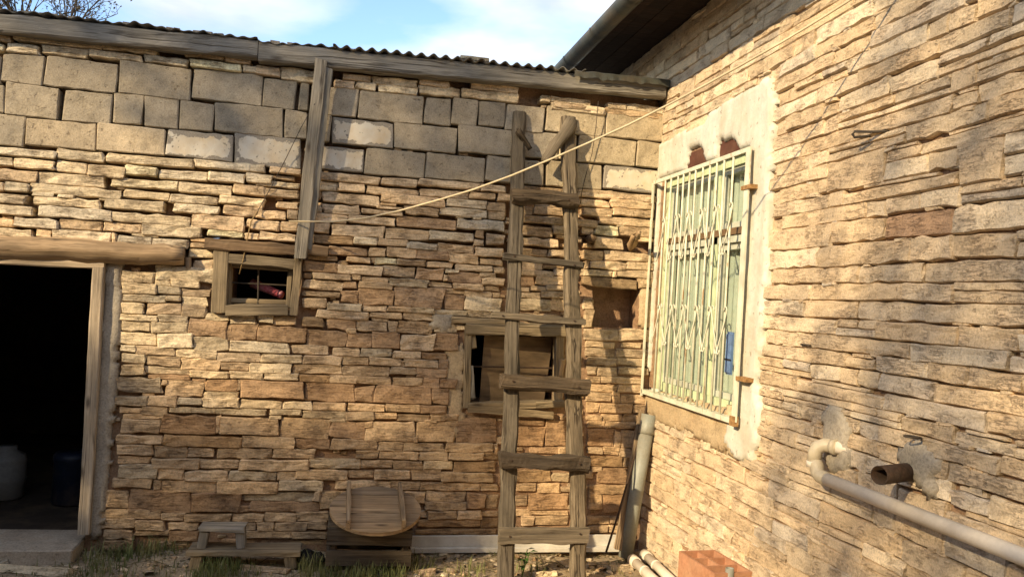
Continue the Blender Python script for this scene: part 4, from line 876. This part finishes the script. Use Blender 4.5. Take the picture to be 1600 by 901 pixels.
# blue rack behind the grille
br = thing('plastic_rack', "blue slatted plastic rack wedged behind the window grille", "rack", side(1150, 608, -.015))
for (xa, xb, yt, yb) in ((1133.5, 1142, 518, 585), (1150, 1161, 512, 612)):
    a0, a1 = A(xa, 560, -.015), A(xb, 560, -.015); z0, z1 = Zs((xa+xb)/2, yb, -.015), Zs((xa+xb)/2, yt, -.015)
    bar(MB(), a0, a1, z0, z1, -.010, -.002).build('panel', MT['blue'], br)
    for k in range(5):
        a = a0+(a1-a0)*(k+.5)/5; bar(MB(), a-.006, a+.006, z0+.01, z1-.012, -.018, -.0105).build('slat', MT['blue'], br)
    bar(MB(), a0-.004, a1+.004, z0+(z1-z0)*.33, z0+(z1-z0)*.37, -.021, -.0185).build('band', MT['bluedk'], br)
a0, a1 = A(1151, 515, -.015), A(1160.5, 515, -.015); z1 = Zs(1156, 512, -.015)
m = MB(); 
for k in range(9): t = math.pi*k/8; m.V += [(-.010, -((a0+a1)/2-(a1-a0)/2*math.cos(t)), z1+.045*math.sin(t)), (-.002, -((a0+a1)/2-(a1-a0)/2*math.cos(t)), z1+.045*math.sin(t))]
m.F = [(2*k, 2*k+2, 2*k+3, 2*k+1) for k in range(8)]+[tuple(range(0, 18, 2)), tuple(range(17, 0, -2))]
m.build('rounded_top', MT['blue'], br)
# grey pipe, stick and plank leaning in the corner
t0 = B(977, 872, -.33); t0 = gnd(977, 870, .0); t1 = B(1014, 652, -.13)
gp = thing('grey_drain_pipe', "grey plastic drain pipe leaning upright in the corner of the walls", "pipe", t0)
d = Vector(t1-t0).normalized(); t0v, t1v = Vector(t0), Vector(t1)
MB().pipe([t0v, t0v.lerp(t1v, .5), t1v-d*.09], .047, .004, 20).build('pipe_body', MT['pvcg'], gp, None, True)
MB().pipe([t1v-d*.11, t1v-d*.085, t1v-d*.08, t1v+d*.02], .053, .006, 20).build('socket', MT['pvcg'], gp, None, True)
tag(timber('thin_plank', B(1004, 640, -.04), B(966, 856, -.20), .055, .018, MT['wbrown'], None, jit=.004, seg=12, rnd=.15, seed=80, ends=.01), "narrow brown plank leaning behind the grey drain pipe", "plank")
tag(MB().tube([B(1016, 604, -.03), B(1003, 672, -.06), B(984, 740, -.22), B(967, 800, -.3), B(947, 862, -.36)], .007, 6).build('iron_rod', MT['rust'], None, None, True), "thin bent rusty rod leaning beside the grey drain pipe", "rod")
# white boards along the foot of the wall
wb = thing('white_board', "long white board lying on edge along the foot of the shed wall", "board", B(800, 860, -.05))
timber('board_face', B(640, 848, -.045), B(990, 846, -.075), .098, .022, MT['white'], wb, jit=.0015, seg=16, rnd=.08, seed=82)
timber('board_lip', B(640, 859, -.075), B(988, 857, -.105), .03, .03, MT['white'], wb, jit=.0015, seg=16, rnd=.08, seed=83)
# slatted crate with the upturned round table on it
cy0, cy1 = -.42, -.10; f0 = B(511, 835, cy0); f1 = B(644, 838, cy0); cx0, cx1 = f0[0], f1[0]; zt = back(575, 812, cy0)[2]
ct = thing('slatted_crate', "old dark slatted wooden crate holding the round table top", "crate", ((cx0+cx1)/2, -.26, 0))
zc = [(.035, .125), (.155, .25)]
for k, (z0, z1) in enumerate(zc):
    for (ya) in (cy0, cy1):
        timber('slat', (cx0, ya, (z0+z1)/2+.004*k), (cx1, ya, (z0+z1)/2-.006), z1-z0, .018, MT['wcrate'], ct, jit=.003, seg=8, rnd=.1, seed=90+k)
    for xa in (cx0+.012, cx1-.012):
        timber('slat', (xa, cy0+.012, (z0+z1)/2), (xa, cy1-.012, (z0+z1)/2), z1-z0, .018, MT['wcrate'], ct, (1, 0, 0), jit=.003, seg=5, rnd=.1, seed=94+k)
for xa in (cx0+.04, cx1-.04):
    for ya in (cy0+.03, cy1-.03): timber('corner_post', (xa, ya, 0), (xa, ya, .25), .04, .04, MT['wdark'], ct, jit=.003, seg=4, seed=97)
for k in range(3):
    ya = cy0+.05+k*.11; timber('slat', (cx0+.005, ya, .262), (cx1-.005, ya, .262), .085, .016, MT['wcrate'], ct, (0, 0, 1), jit=.003, seg=8, rnd=.1, seed=98+k)
TC = Vector(((B(548/4+450, 793, -.28))[0], -.29, .318)); tl = math.radians(15); rt = .275
TM = Matrix.Translation(TC) @ Matrix.Rotation(tl, 4, 'X')
rt_ = thing('round_table', "low round wooden table lying upside down on the slatted crate", "table", TC)
ny = 5
for k in range(ny):
    y0 = -rt+2*rt*k/ny+.002; y1 = -rt+2*rt*(k+1)/ny-.002; m = MB(); c = []
    for s in range(9): y = y0+(y1-y0)*s/8; c.append((math.sqrt(max(1e-5, rt*rt-y*y)), y))
    pl_ = c+[(-x, y) for x, y in c[::-1]]; z_ = .001*(k % 3)
    m.V = [(x, y, z_) for x, y in pl_]+[(x, y, z_+.022) for x, y in pl_]; q = len(pl_)
    m.F = [tuple(range(q))[::-1], tuple(range(q, 2*q))]+[(i, (i+1) % q, q+(i+1) % q, q+i) for i in range(q)]
    m.build('plank', MT['wbrown'], rt_, TM)
for xa in (-.165, .155):
    p0 = TM @ Vector((xa, -.235, .052)); p1 = TM @ Vector((xa, .235, .052)); timber('batten', p0, p1, .055, .026, MT['wbrown'], rt_, (1, 0, 0), .003, 6, .1, seed=102)
# low bench and the little stool on it
def bench(name, label, x0, y0, x1, y1, Y, dep, top_t, leg_h, leg_w, z0, m, seed, cat):
    p0, p1 = B(x0, y0, Y), B(x1, y1, Y); t = thing(name, label, cat, ((p0[0]+p1[0])/2, Y+dep/2, z0))
    zt_ = z0+leg_h+top_t/2
    timber('bench_top', (p0[0], Y+dep/2, zt_), (p1[0], Y+dep/2, zt_-.004), dep, top_t, MT[m], t, (0, 0, 1), .005, 10, .15, seed=seed, ends=.006)
    for f in (.085, .915):
        x = p0[0]+(p1[0]-p0[0])*f
        timber('leg', (x+(.006 if f < .5 else -.006), Y+dep/2, z0+leg_h), (x+(-.006 if f < .5 else .006), Y+dep/2, z0), leg_w, dep*.85, MT[m], t, (0, -1, 0), .004, 5, .12, seed=seed+1)
    return t
bench('low_bench', "long low weathered bench on the ground between doorway and crate", 292, 850, 470, 850, -.38, .19, .03, .078, .065, .0, 'wframe', 110, "bench")
bench('small_stool', "little dark wooden stool standing on top of the low bench", 311, 818, 382, 818, -.34, .15, .028, .095, .05, .108, 'wgrey', 114, "stool")
V, Fc = lathe([(.02, 0), (.075, .004), (.085, .02), (.06, .045), (.03, .058), (.005, .06)], 14)
V = [(v[0]*1.25*(1+.5*nz(v[0]*14, v[1]*14, v[2]*14)), v[1]*(1+.5*nz(v[0]*14, v[1]*14, 5)), v[2]*(1+.6*nz(v[0]*20, v[1]*20, 9))) for v in V]
q = B(487, 850, -.22); tag(mesh('black_cloth', V, Fc, MT['black'], None, Matrix.Translation((q[0], q[1], .0)), False), "crumpled black rag on the ground left of the slatted crate", "rag")
# pipes, hollow brick at the house corner
for k, (x0, y0, x1, y1, lab) in enumerate(((989, 874, 1040, 922, "dirty white plastic pipe on the ground, the one farther from the house wall"), (1008, 866, 1062, 918, "dirty white plastic pipe on the ground, the one nearer the house wall"))):
    a_, b_ = gnd(x0, y0, .035), gnd(x1, y1, .035)
    t = thing('short_pipe', lab, "pipe", a_, "white pipes lying by the corner"); a_, b_ = Vector(a_), Vector(b_); d = (b_-a_).normalized()
    MB().pipe([a_, b_+d*.15], .030, .003, 16).build('pipe_body', MT['pvcw'], t, None, True)
    MB().pipe([a_-d*.01, a_+d*.07], .036, .0055, 16).build('socket', MT['pvcw'], t, None, True)
    MB().tube([a_+d*.20, a_+d*.215], .034, 16).build('ring', MT['pvcw'], t, None, True)
hz = .36; c0 = gnd(1061, 860, hz); c1 = gnd(1117, 858, hz); c2 = gnd(1184, 897, hz)
hb = thing('hollow_brick', "orange hollow clay brick standing on end by the house wall", "brick", (c0[0], c0[1], 0))
ex = Vector(c1-c0); ex.z = 0; Lx = ex.length; ex.normalize(); ey = Vector((ex.y, -ex.x, 0)); Ly = .36
m = MB(); th = .014
def hbx(u0, u1, v0, v1, z0=0., z1=hz):
    o = Vector((c0[0], c0[1], 0)); q = [o+ex*u+ey*v for u, v in ((u0, v0), (u1, v0), (u1, v1), (u0, v1))]
    m.add([(p.x, p.y, z0) for p in q]+[(p.x, p.y, z1) for p in q], [(3,2,1,0),(4,5,6,7),(0,1,5,4),(1,2,6,5),(2,3,7,6),(3,0,4,7)])
hbx(0, th, 0, Ly); hbx(Lx-th, Lx, 0, Ly); hbx(th, Lx-th, 0, th); hbx(th, Lx-th, Ly-th, Ly)
for v in (.33, .66): hbx(th, Lx-th, Ly*v-.006, Ly*v+.006, 0, hz-.004)
hbx(Lx/2-.006, Lx/2+.006, th, Ly*.33-.006, 0, hz-.003); hbx(Lx/2-.006, Lx/2+.006, Ly*.33+.006, Ly*.66-.006, 0, hz-.006); hbx(th, Lx-th, th, Ly-th, .0, .06)
m.build('brick_shell', MT['clay'], hb)
q = gnd(1140, 893, hz+.0); tag(MB().pipe([(q[0], q[1], .07), (q[0], q[1], hz+.02)], .021, .003, 14).build('pipe_offcut', MT['pvcg'], None, None, True), "grey pipe offcut stuck upright in the hollow clay brick", "pipe")
# ---------------------------------------------------------------- plants
rr = random.Random(31)
def leaf(mb, p, d, L, w_, droop=.3):
    d = Vector(d).normalized(); s = d.cross(Vector((0, 0, 1))); s = s.normalized() if s.length > .05 else Vector((1, 0, 0)); p = Vector(p)
    m1 = p+d*L*.5+Vector((0, 0, -.02*L)); e = p+d*L+Vector((0, 0, -droop*L))
    mb.add([p, m1+s*w_, e, m1-s*w_, m1+Vector((0, 0, .12*w_))], [(0, 1, 4), (1, 2, 4), (2, 3, 4), (3, 0, 4)])
def herb(name, label, p, stems, h, L, w_, mat, cat="plant"):
    t = thing(name, label, cat, p); st = MB(); lf = MB()
    for s in range(stems):
        a = rr.uniform(0, 6.28); k = rr.uniform(.1, .35); e = Vector(p)+Vector((math.cos(a)*k*h, math.sin(a)*k*h, h*rr.uniform(.75, 1)))
        st.tube([p, Vector(p).lerp(e, .5)+Vector((0, 0, .05*h)), e], .003, 5)
        for q in range(5):
            f = .35+.65*q/4; b = rr.uniform(0, 6.28); leaf(lf, Vector(p).lerp(e, f), (math.cos(b), math.sin(b), .35), L*rr.uniform(.7, 1.1), w_*rr.uniform(.7, 1.1))
    st.build('stem', MT['weed'], t); lf.build('leaves', MT['weed'], t); return t
herb('young_plant', "small leafy seedling growing between the ladder feet", gnd(815, 902), 2, .20, .075, .018, 'weed')
herb('leafy_weed', "broad-leaved green weed by the hollow clay brick and house wall", gnd(1192, 940), 4, .19, .12, .024, 'weed')
gb = MB()
def tuft(x, y, n_, h, spread):
    for k in range(n_):
        a = rr.uniform(0, 6.28); r_ = spread*math.sqrt(rr.random()); bx, by = x+r_*math.cos(a), y+r_*math.sin(a)
        z0 = gz(bx, by); hh = h*rr.uniform(.35, 1.1); a2 = rr.uniform(0, 6.28); ln = rr.uniform(.1, .7)*hh; w_ = rr.uniform(.0015, .0035)
        dx, dy = math.cos(a2), math.sin(a2); m_ = (bx+dx*ln*.35, by+dy*ln*.35, z0+hh*.65); e = (bx+dx*ln, by+dy*ln, z0+hh)
        gb.add([(bx-dy*w_, by+dx*w_, z0-.01), (bx+dy*w_, by-dx*w_, z0-.01), (m_[0]+dy*w_*.8, m_[1]-dx*w_*.8, m_[2]), (m_[0]-dy*w_*.8, m_[1]+dx*w_*.8, m_[2]), e], [(0, 1, 2, 3), (3, 2, 4)])
for (x, y, n_, h, s) in ((165, 868, 120, .09, .14), (205, 862, 160, .11, .16), (250, 858, 160, .10, .15), (150, 892, 120, .07, .16), (90, 872, 60, .06, .15), (30, 868, 60, .06, .12), (345, 893, 200, .11, .11), (325, 908, 160, .11, .12), (385, 890, 70, .06, .12), (480, 882, 120, .10, .10), (500, 893, 140, .12, .14), (540, 900, 200, .10, .17), (590, 898, 220, .10, .16), (630, 890, 120, .08, .13), (655, 880, 80, .09, .1), (735, 893, 70, .08, .12), (830, 890, 40, .06, .1), (690, 900, 60, .05, .2), (430, 900, 80, .06, .2), (210, 890, 120, .06, .25), (960, 885, 40, .06, .08), (1060, 890, 30, .06, .06)):
    p = gnd(x, y); tuft(p[0], p[1], n_, h, s)
for k in range(60): tuft(rr.uniform(-5, -.3), rr.uniform(-2.2, -.1), rr.randrange(8, 30), rr.uniform(.03, .08), .12)
tag(gb.build('grass', MT['grass']), kind='stuff', label="thin grass and weeds at the foot of the shed wall")
lb_ = MB()
for k in range(900):
    x = rr.uniform(-5, -.05); y = -abs(rr.gauss(0, .35))-.03; z = gz(x, y)+.006; a = rr.uniform(0, 6.28); s = rr.uniform(.012, .035)
    leaf(lb_, (x, y, z), (math.cos(a), math.sin(a), rr.uniform(-.1, .4)), s, s*.3, .1)
for k in range(160):
    x = rr.uniform(-5, -.05); y = -abs(rr.gauss(0, .3))-.05; z = gz(x, y)+.008; a = rr.uniform(0, 6.28); L_ = rr.uniform(.05, .2)
    lb_.tube([(x, y, z), (x+L_*.5*math.cos(a), y+L_*.5*math.sin(a), z+.012), (x+L_*math.cos(a+.3), y+L_*math.sin(a+.3), z)], .0022, 4)
tag(lb_.build('leaf_litter', MT['leafd']), kind='stuff', label="dry leaves and straw littering the earth below the wall")
pb = MB(); pt = []
for k in range(620):
    x = rr.uniform(-5.2, .0); y = -abs(rr.gauss(0, .55))-.02
    if y < -2.6: continue
    s = rr.choice((.008, .01, .012, .016, .02, .032))*rr.uniform(.7, 1.3); V, Fc = stone_mesh(s*rr.uniform(1, 1.8), s*.7, s, k, s*.3, 1., 2)
    M_ = Matrix.Translation((x, y, gz(x, y)+s*.12)) @ Matrix.Rotation(rr.uniform(0, 6.28), 4, 'Z') @ Matrix.Rotation(rr.uniform(-.5, .5), 4, 'X')
    pb.add([M_ @ Vector(v) for v in V], Fc); pt += [tint_of(rr.choice('ctgb'), rr)+(1.,)]*len(V)
tag(pb.build('gravel', MT['stone'], None, None, False, np.array(pt)), kind='stuff', label="scattered pebbles and stone chips on the dry earth")
for k, (x, y, w_, h, lab) in enumerate(((968, 884, .17, .07, "flat pale stone lying at the foot of the grey drain pipe"), (665, 892, .12, .05, "pale flat stone in the grass right of the crate"), (62, 884, .40, .05, "wide flat pale stone set in the earth before the doorway"), (1003, 868, .07, .07, "small upright stone chip above the white pipes"), (850, 893, .15, .04, "flat tan stone between the ladder's feet"), (412, 884, .3, .04, "low earthy stone in front of the bench"))):
    p = gnd(x, y); V, Fc = stone_mesh(w_, h, w_*.7, 300+k, .02, 1.2, 5, .02)
    tag(mesh('loose_stone', V, Fc, MT['stone'], None, Matrix.Translation((p[0], p[1]-w_*.2, gz(p[0], p[1])+h*.25)) @ Matrix.Rotation(rr.uniform(-.4, .4), 4, 'Z') @ Matrix.Rotation(-.35, 4, 'X'), False, tint_of('ct'[k % 2], rr)), lab, "stone")
# tree behind the shed roof, bare twigs showing over the beam
def limb(mb, lf, p, d, L, r, depth, leafs):
    p = Vector(p); d = Vector(d).normalized(); pts = [p]
    for k in range(4):
        d = (d+Vector((rr.uniform(-1, 1), rr.uniform(-1, 1), rr.uniform(-.6, .9)))*.22).normalized(); pts.append(pts[-1]+d*L/4)
    mb.tube(pts, r, 5, False, r*.55)
    if depth == 0:
        for k in range(leafs):
            q = pts[rr.randrange(1, 5)]+Vector((rr.uniform(-.06, .06), rr.uniform(-.06, .06), rr.uniform(-.06, .06))); leaf(lf, q, (rr.uniform(-1, 1), rr.uniform(-1, 1), rr.uniform(-.4, .6)), .05, .014)
        return
    for k in range(4):
        b = (d+Vector((rr.uniform(-1, 1), rr.uniform(-1, 1), rr.uniform(-.5, .8)))*.85).normalized(); limb(mb, lf, pts[rr.randrange(2, 5)], b, L*.62, r*.5, depth-1, leafs)
tp = back(52, 60, 7.0); bt = thing('thin_tree', "sparse twiggy tree rising behind the shed roof at the upper left", "tree", (tp[0], 7.0, 0))
mb = MB(); lf = MB(); mb.tube([(tp[0], 7, 0), (tp[0]+.1, 7, 2.4), (tp[0], 7, 4.5)], .11, 8, True, .07)
for k in range(6): limb(mb, lf, (tp[0]+rr.uniform(-.1, .1), 7, 4.35+.05*k), (rr.uniform(-1.1, .45), rr.uniform(-.3, .3), .8), .85, .028, 3, 4)
q = lambda x, y: Vector(back(x, y, 6.9))
mb.tube([q(60, 50), q(85, 27), q(100, 22), q(112, 19), q(120, 17), q(127, 19), q(133, 21), q(136, 19), q(138, 13), q(137.5, 6), q(135, 0), q(130, -8), q(124, -16)], .011, 5, False, .006); mb.tube([q(121, 17), q(119.5, 12), q(119, 6), q(120, -2), q(123, -12)], .007, 5, False, .005)
mb.build('trunk', MT['bark'], bt); lf.build('crown', MT['leafd'], bt)
# unseen trees added between sun and walls, crowns shaped to cast the wanted shade
E1 = np.array((math.cos(SUN_AZ), -math.sin(SUN_AZ), 0.)); E2 = np.cross(SDIR, E1); E2 = E2 if E2[2] > 0 else -E2
def added_shade_tree(label, dist, region, gaps, n_leaf, box, seed, size=.085, fork=(0, 0)):
    r_ = random.Random(seed); lf = MB(); cs = []
    for _ in range(n_leaf):
        u, v = r_.uniform(*box[0]), r_.uniform(*box[1])
        dens = region(u, v)
        for (gu, gv, gru, grv, amt) in gaps: dens *= 1-amt*math.exp(-(((u-gu)/gru)**2+((v-gv)/grv)**2))
        dens *= .95+.2*nz(u*1.6, v*1.6, seed)
        if r_.random() > dens: continue
        p = Vector(E1*u+E2*v+SDIR*(dist+r_.uniform(-1.1, 1.1)*(1+.3*nz(u, v))))
        a = Vector((r_.uniform(-1, 1), r_.uniform(-1, 1), r_.uniform(-1, 1))).normalized(); b = a.orthogonal().normalized()
        s = size*r_.uniform(.6, 1.3); lf.add([p, p+a*s*.5+b*s*.32, p+a*s, p+a*s*.5-b*s*.32], [(0, 1, 2), (0, 2, 3)])
        if len(cs) < 26 and r_.random() < .02 and abs(u-fork[0]) < .9: cs.append(p)
    c = E1*fork[0]+E2*fork[1]+SDIR*dist
    t = thing('added_shade_tree', label, "tree", (c[0], c[1], 0)); tr = MB(); base = Vector((c[0], c[1], 0)); fk = Vector(c)
    tr.tube([base, base.lerp(fk, .5)+Vector((.06, 0, 0)), fk], .17, 9, True, .11)
    for p in cs: tr.tube([fk, fk.lerp(p, .5)+Vector((0, 0, .25)), p], .045, 5, False, .012)
    tr.build('trunk', MT['bark'], t); lf.build('crown', MT['leaf'], t)
sm = lambda x, a, b: max(0., min(1., (x-a)/(b-a)))
def reg_a(u, v):
    d = sm(-u, .47, .68); o = sm(-u, 1.0, 1.5)*sm(v, -.32, -.10)*(1-sm(v, 1.15, 1.7)); q = sm(v, -.05, .15)*sm(-u, .6, .8)
    b = math.exp(-((v-(-.02+.5*max(0., u+1.5)))/.17)**2)*sm(-u, .72, .95)
    return d*(1-max(.95*o, .88*b, .42*q))
added_shade_tree("unseen tree added, crown shaped to shade the shed wall", 15.0, reg_a, [], 19000, ((-4.2, -.42), (-2.0, 3.1)), 3, .13, (-3.1, -1.2))
added_shade_tree("unseen tree added, crown shaped to shade the near part of the house wall", 14.0, lambda u, v: .42*sm(u, .98+.36*max(0., v), 1.8+.36*max(0., v)), [], 17000, ((.8, 4.2), (-2.2, 3.1)), 4, .13, (3.3, -1.))
# unseen walls behind and left of the camera, added to cut low sky light
MT['wallmud'] = rock("added_wall_mud", tint=False, base=(.24, .18, .115), strata=(5, 5, 8), redamt=.3, dark=.6)
yw = thing('added_yard_wall', "unseen plain wall added opposite the shed to cut low sky light", "wall", (-4, -8.2, 0))
MB().box((-9.4, -8.5, -.1), (.5, -8.2, 4.3)).build('wall_core', MT['wallmud'], yw)
timber('coping', (-9.4, -8.35, 4.34), (.5, -8.35, 4.34), .36, .08, MT['wgrey'], yw, (0, 0, 1), seg=20)
yw = thing('added_yard_wall', "unseen plain wall added at the doorway end to cut low sky light", "wall", (-9.2, -4, 0))
MB().box((-9.4, -8.19, -.1), (-9.1, 1, 3.4)).build('wall_core', MT['wallmud'], yw)
timber('coping', (-9.25, -8.15, 3.44), (-9.25, 1, 3.44), .36, .08, MT['wgrey'], yw, (0, 0, 1), seg=20)
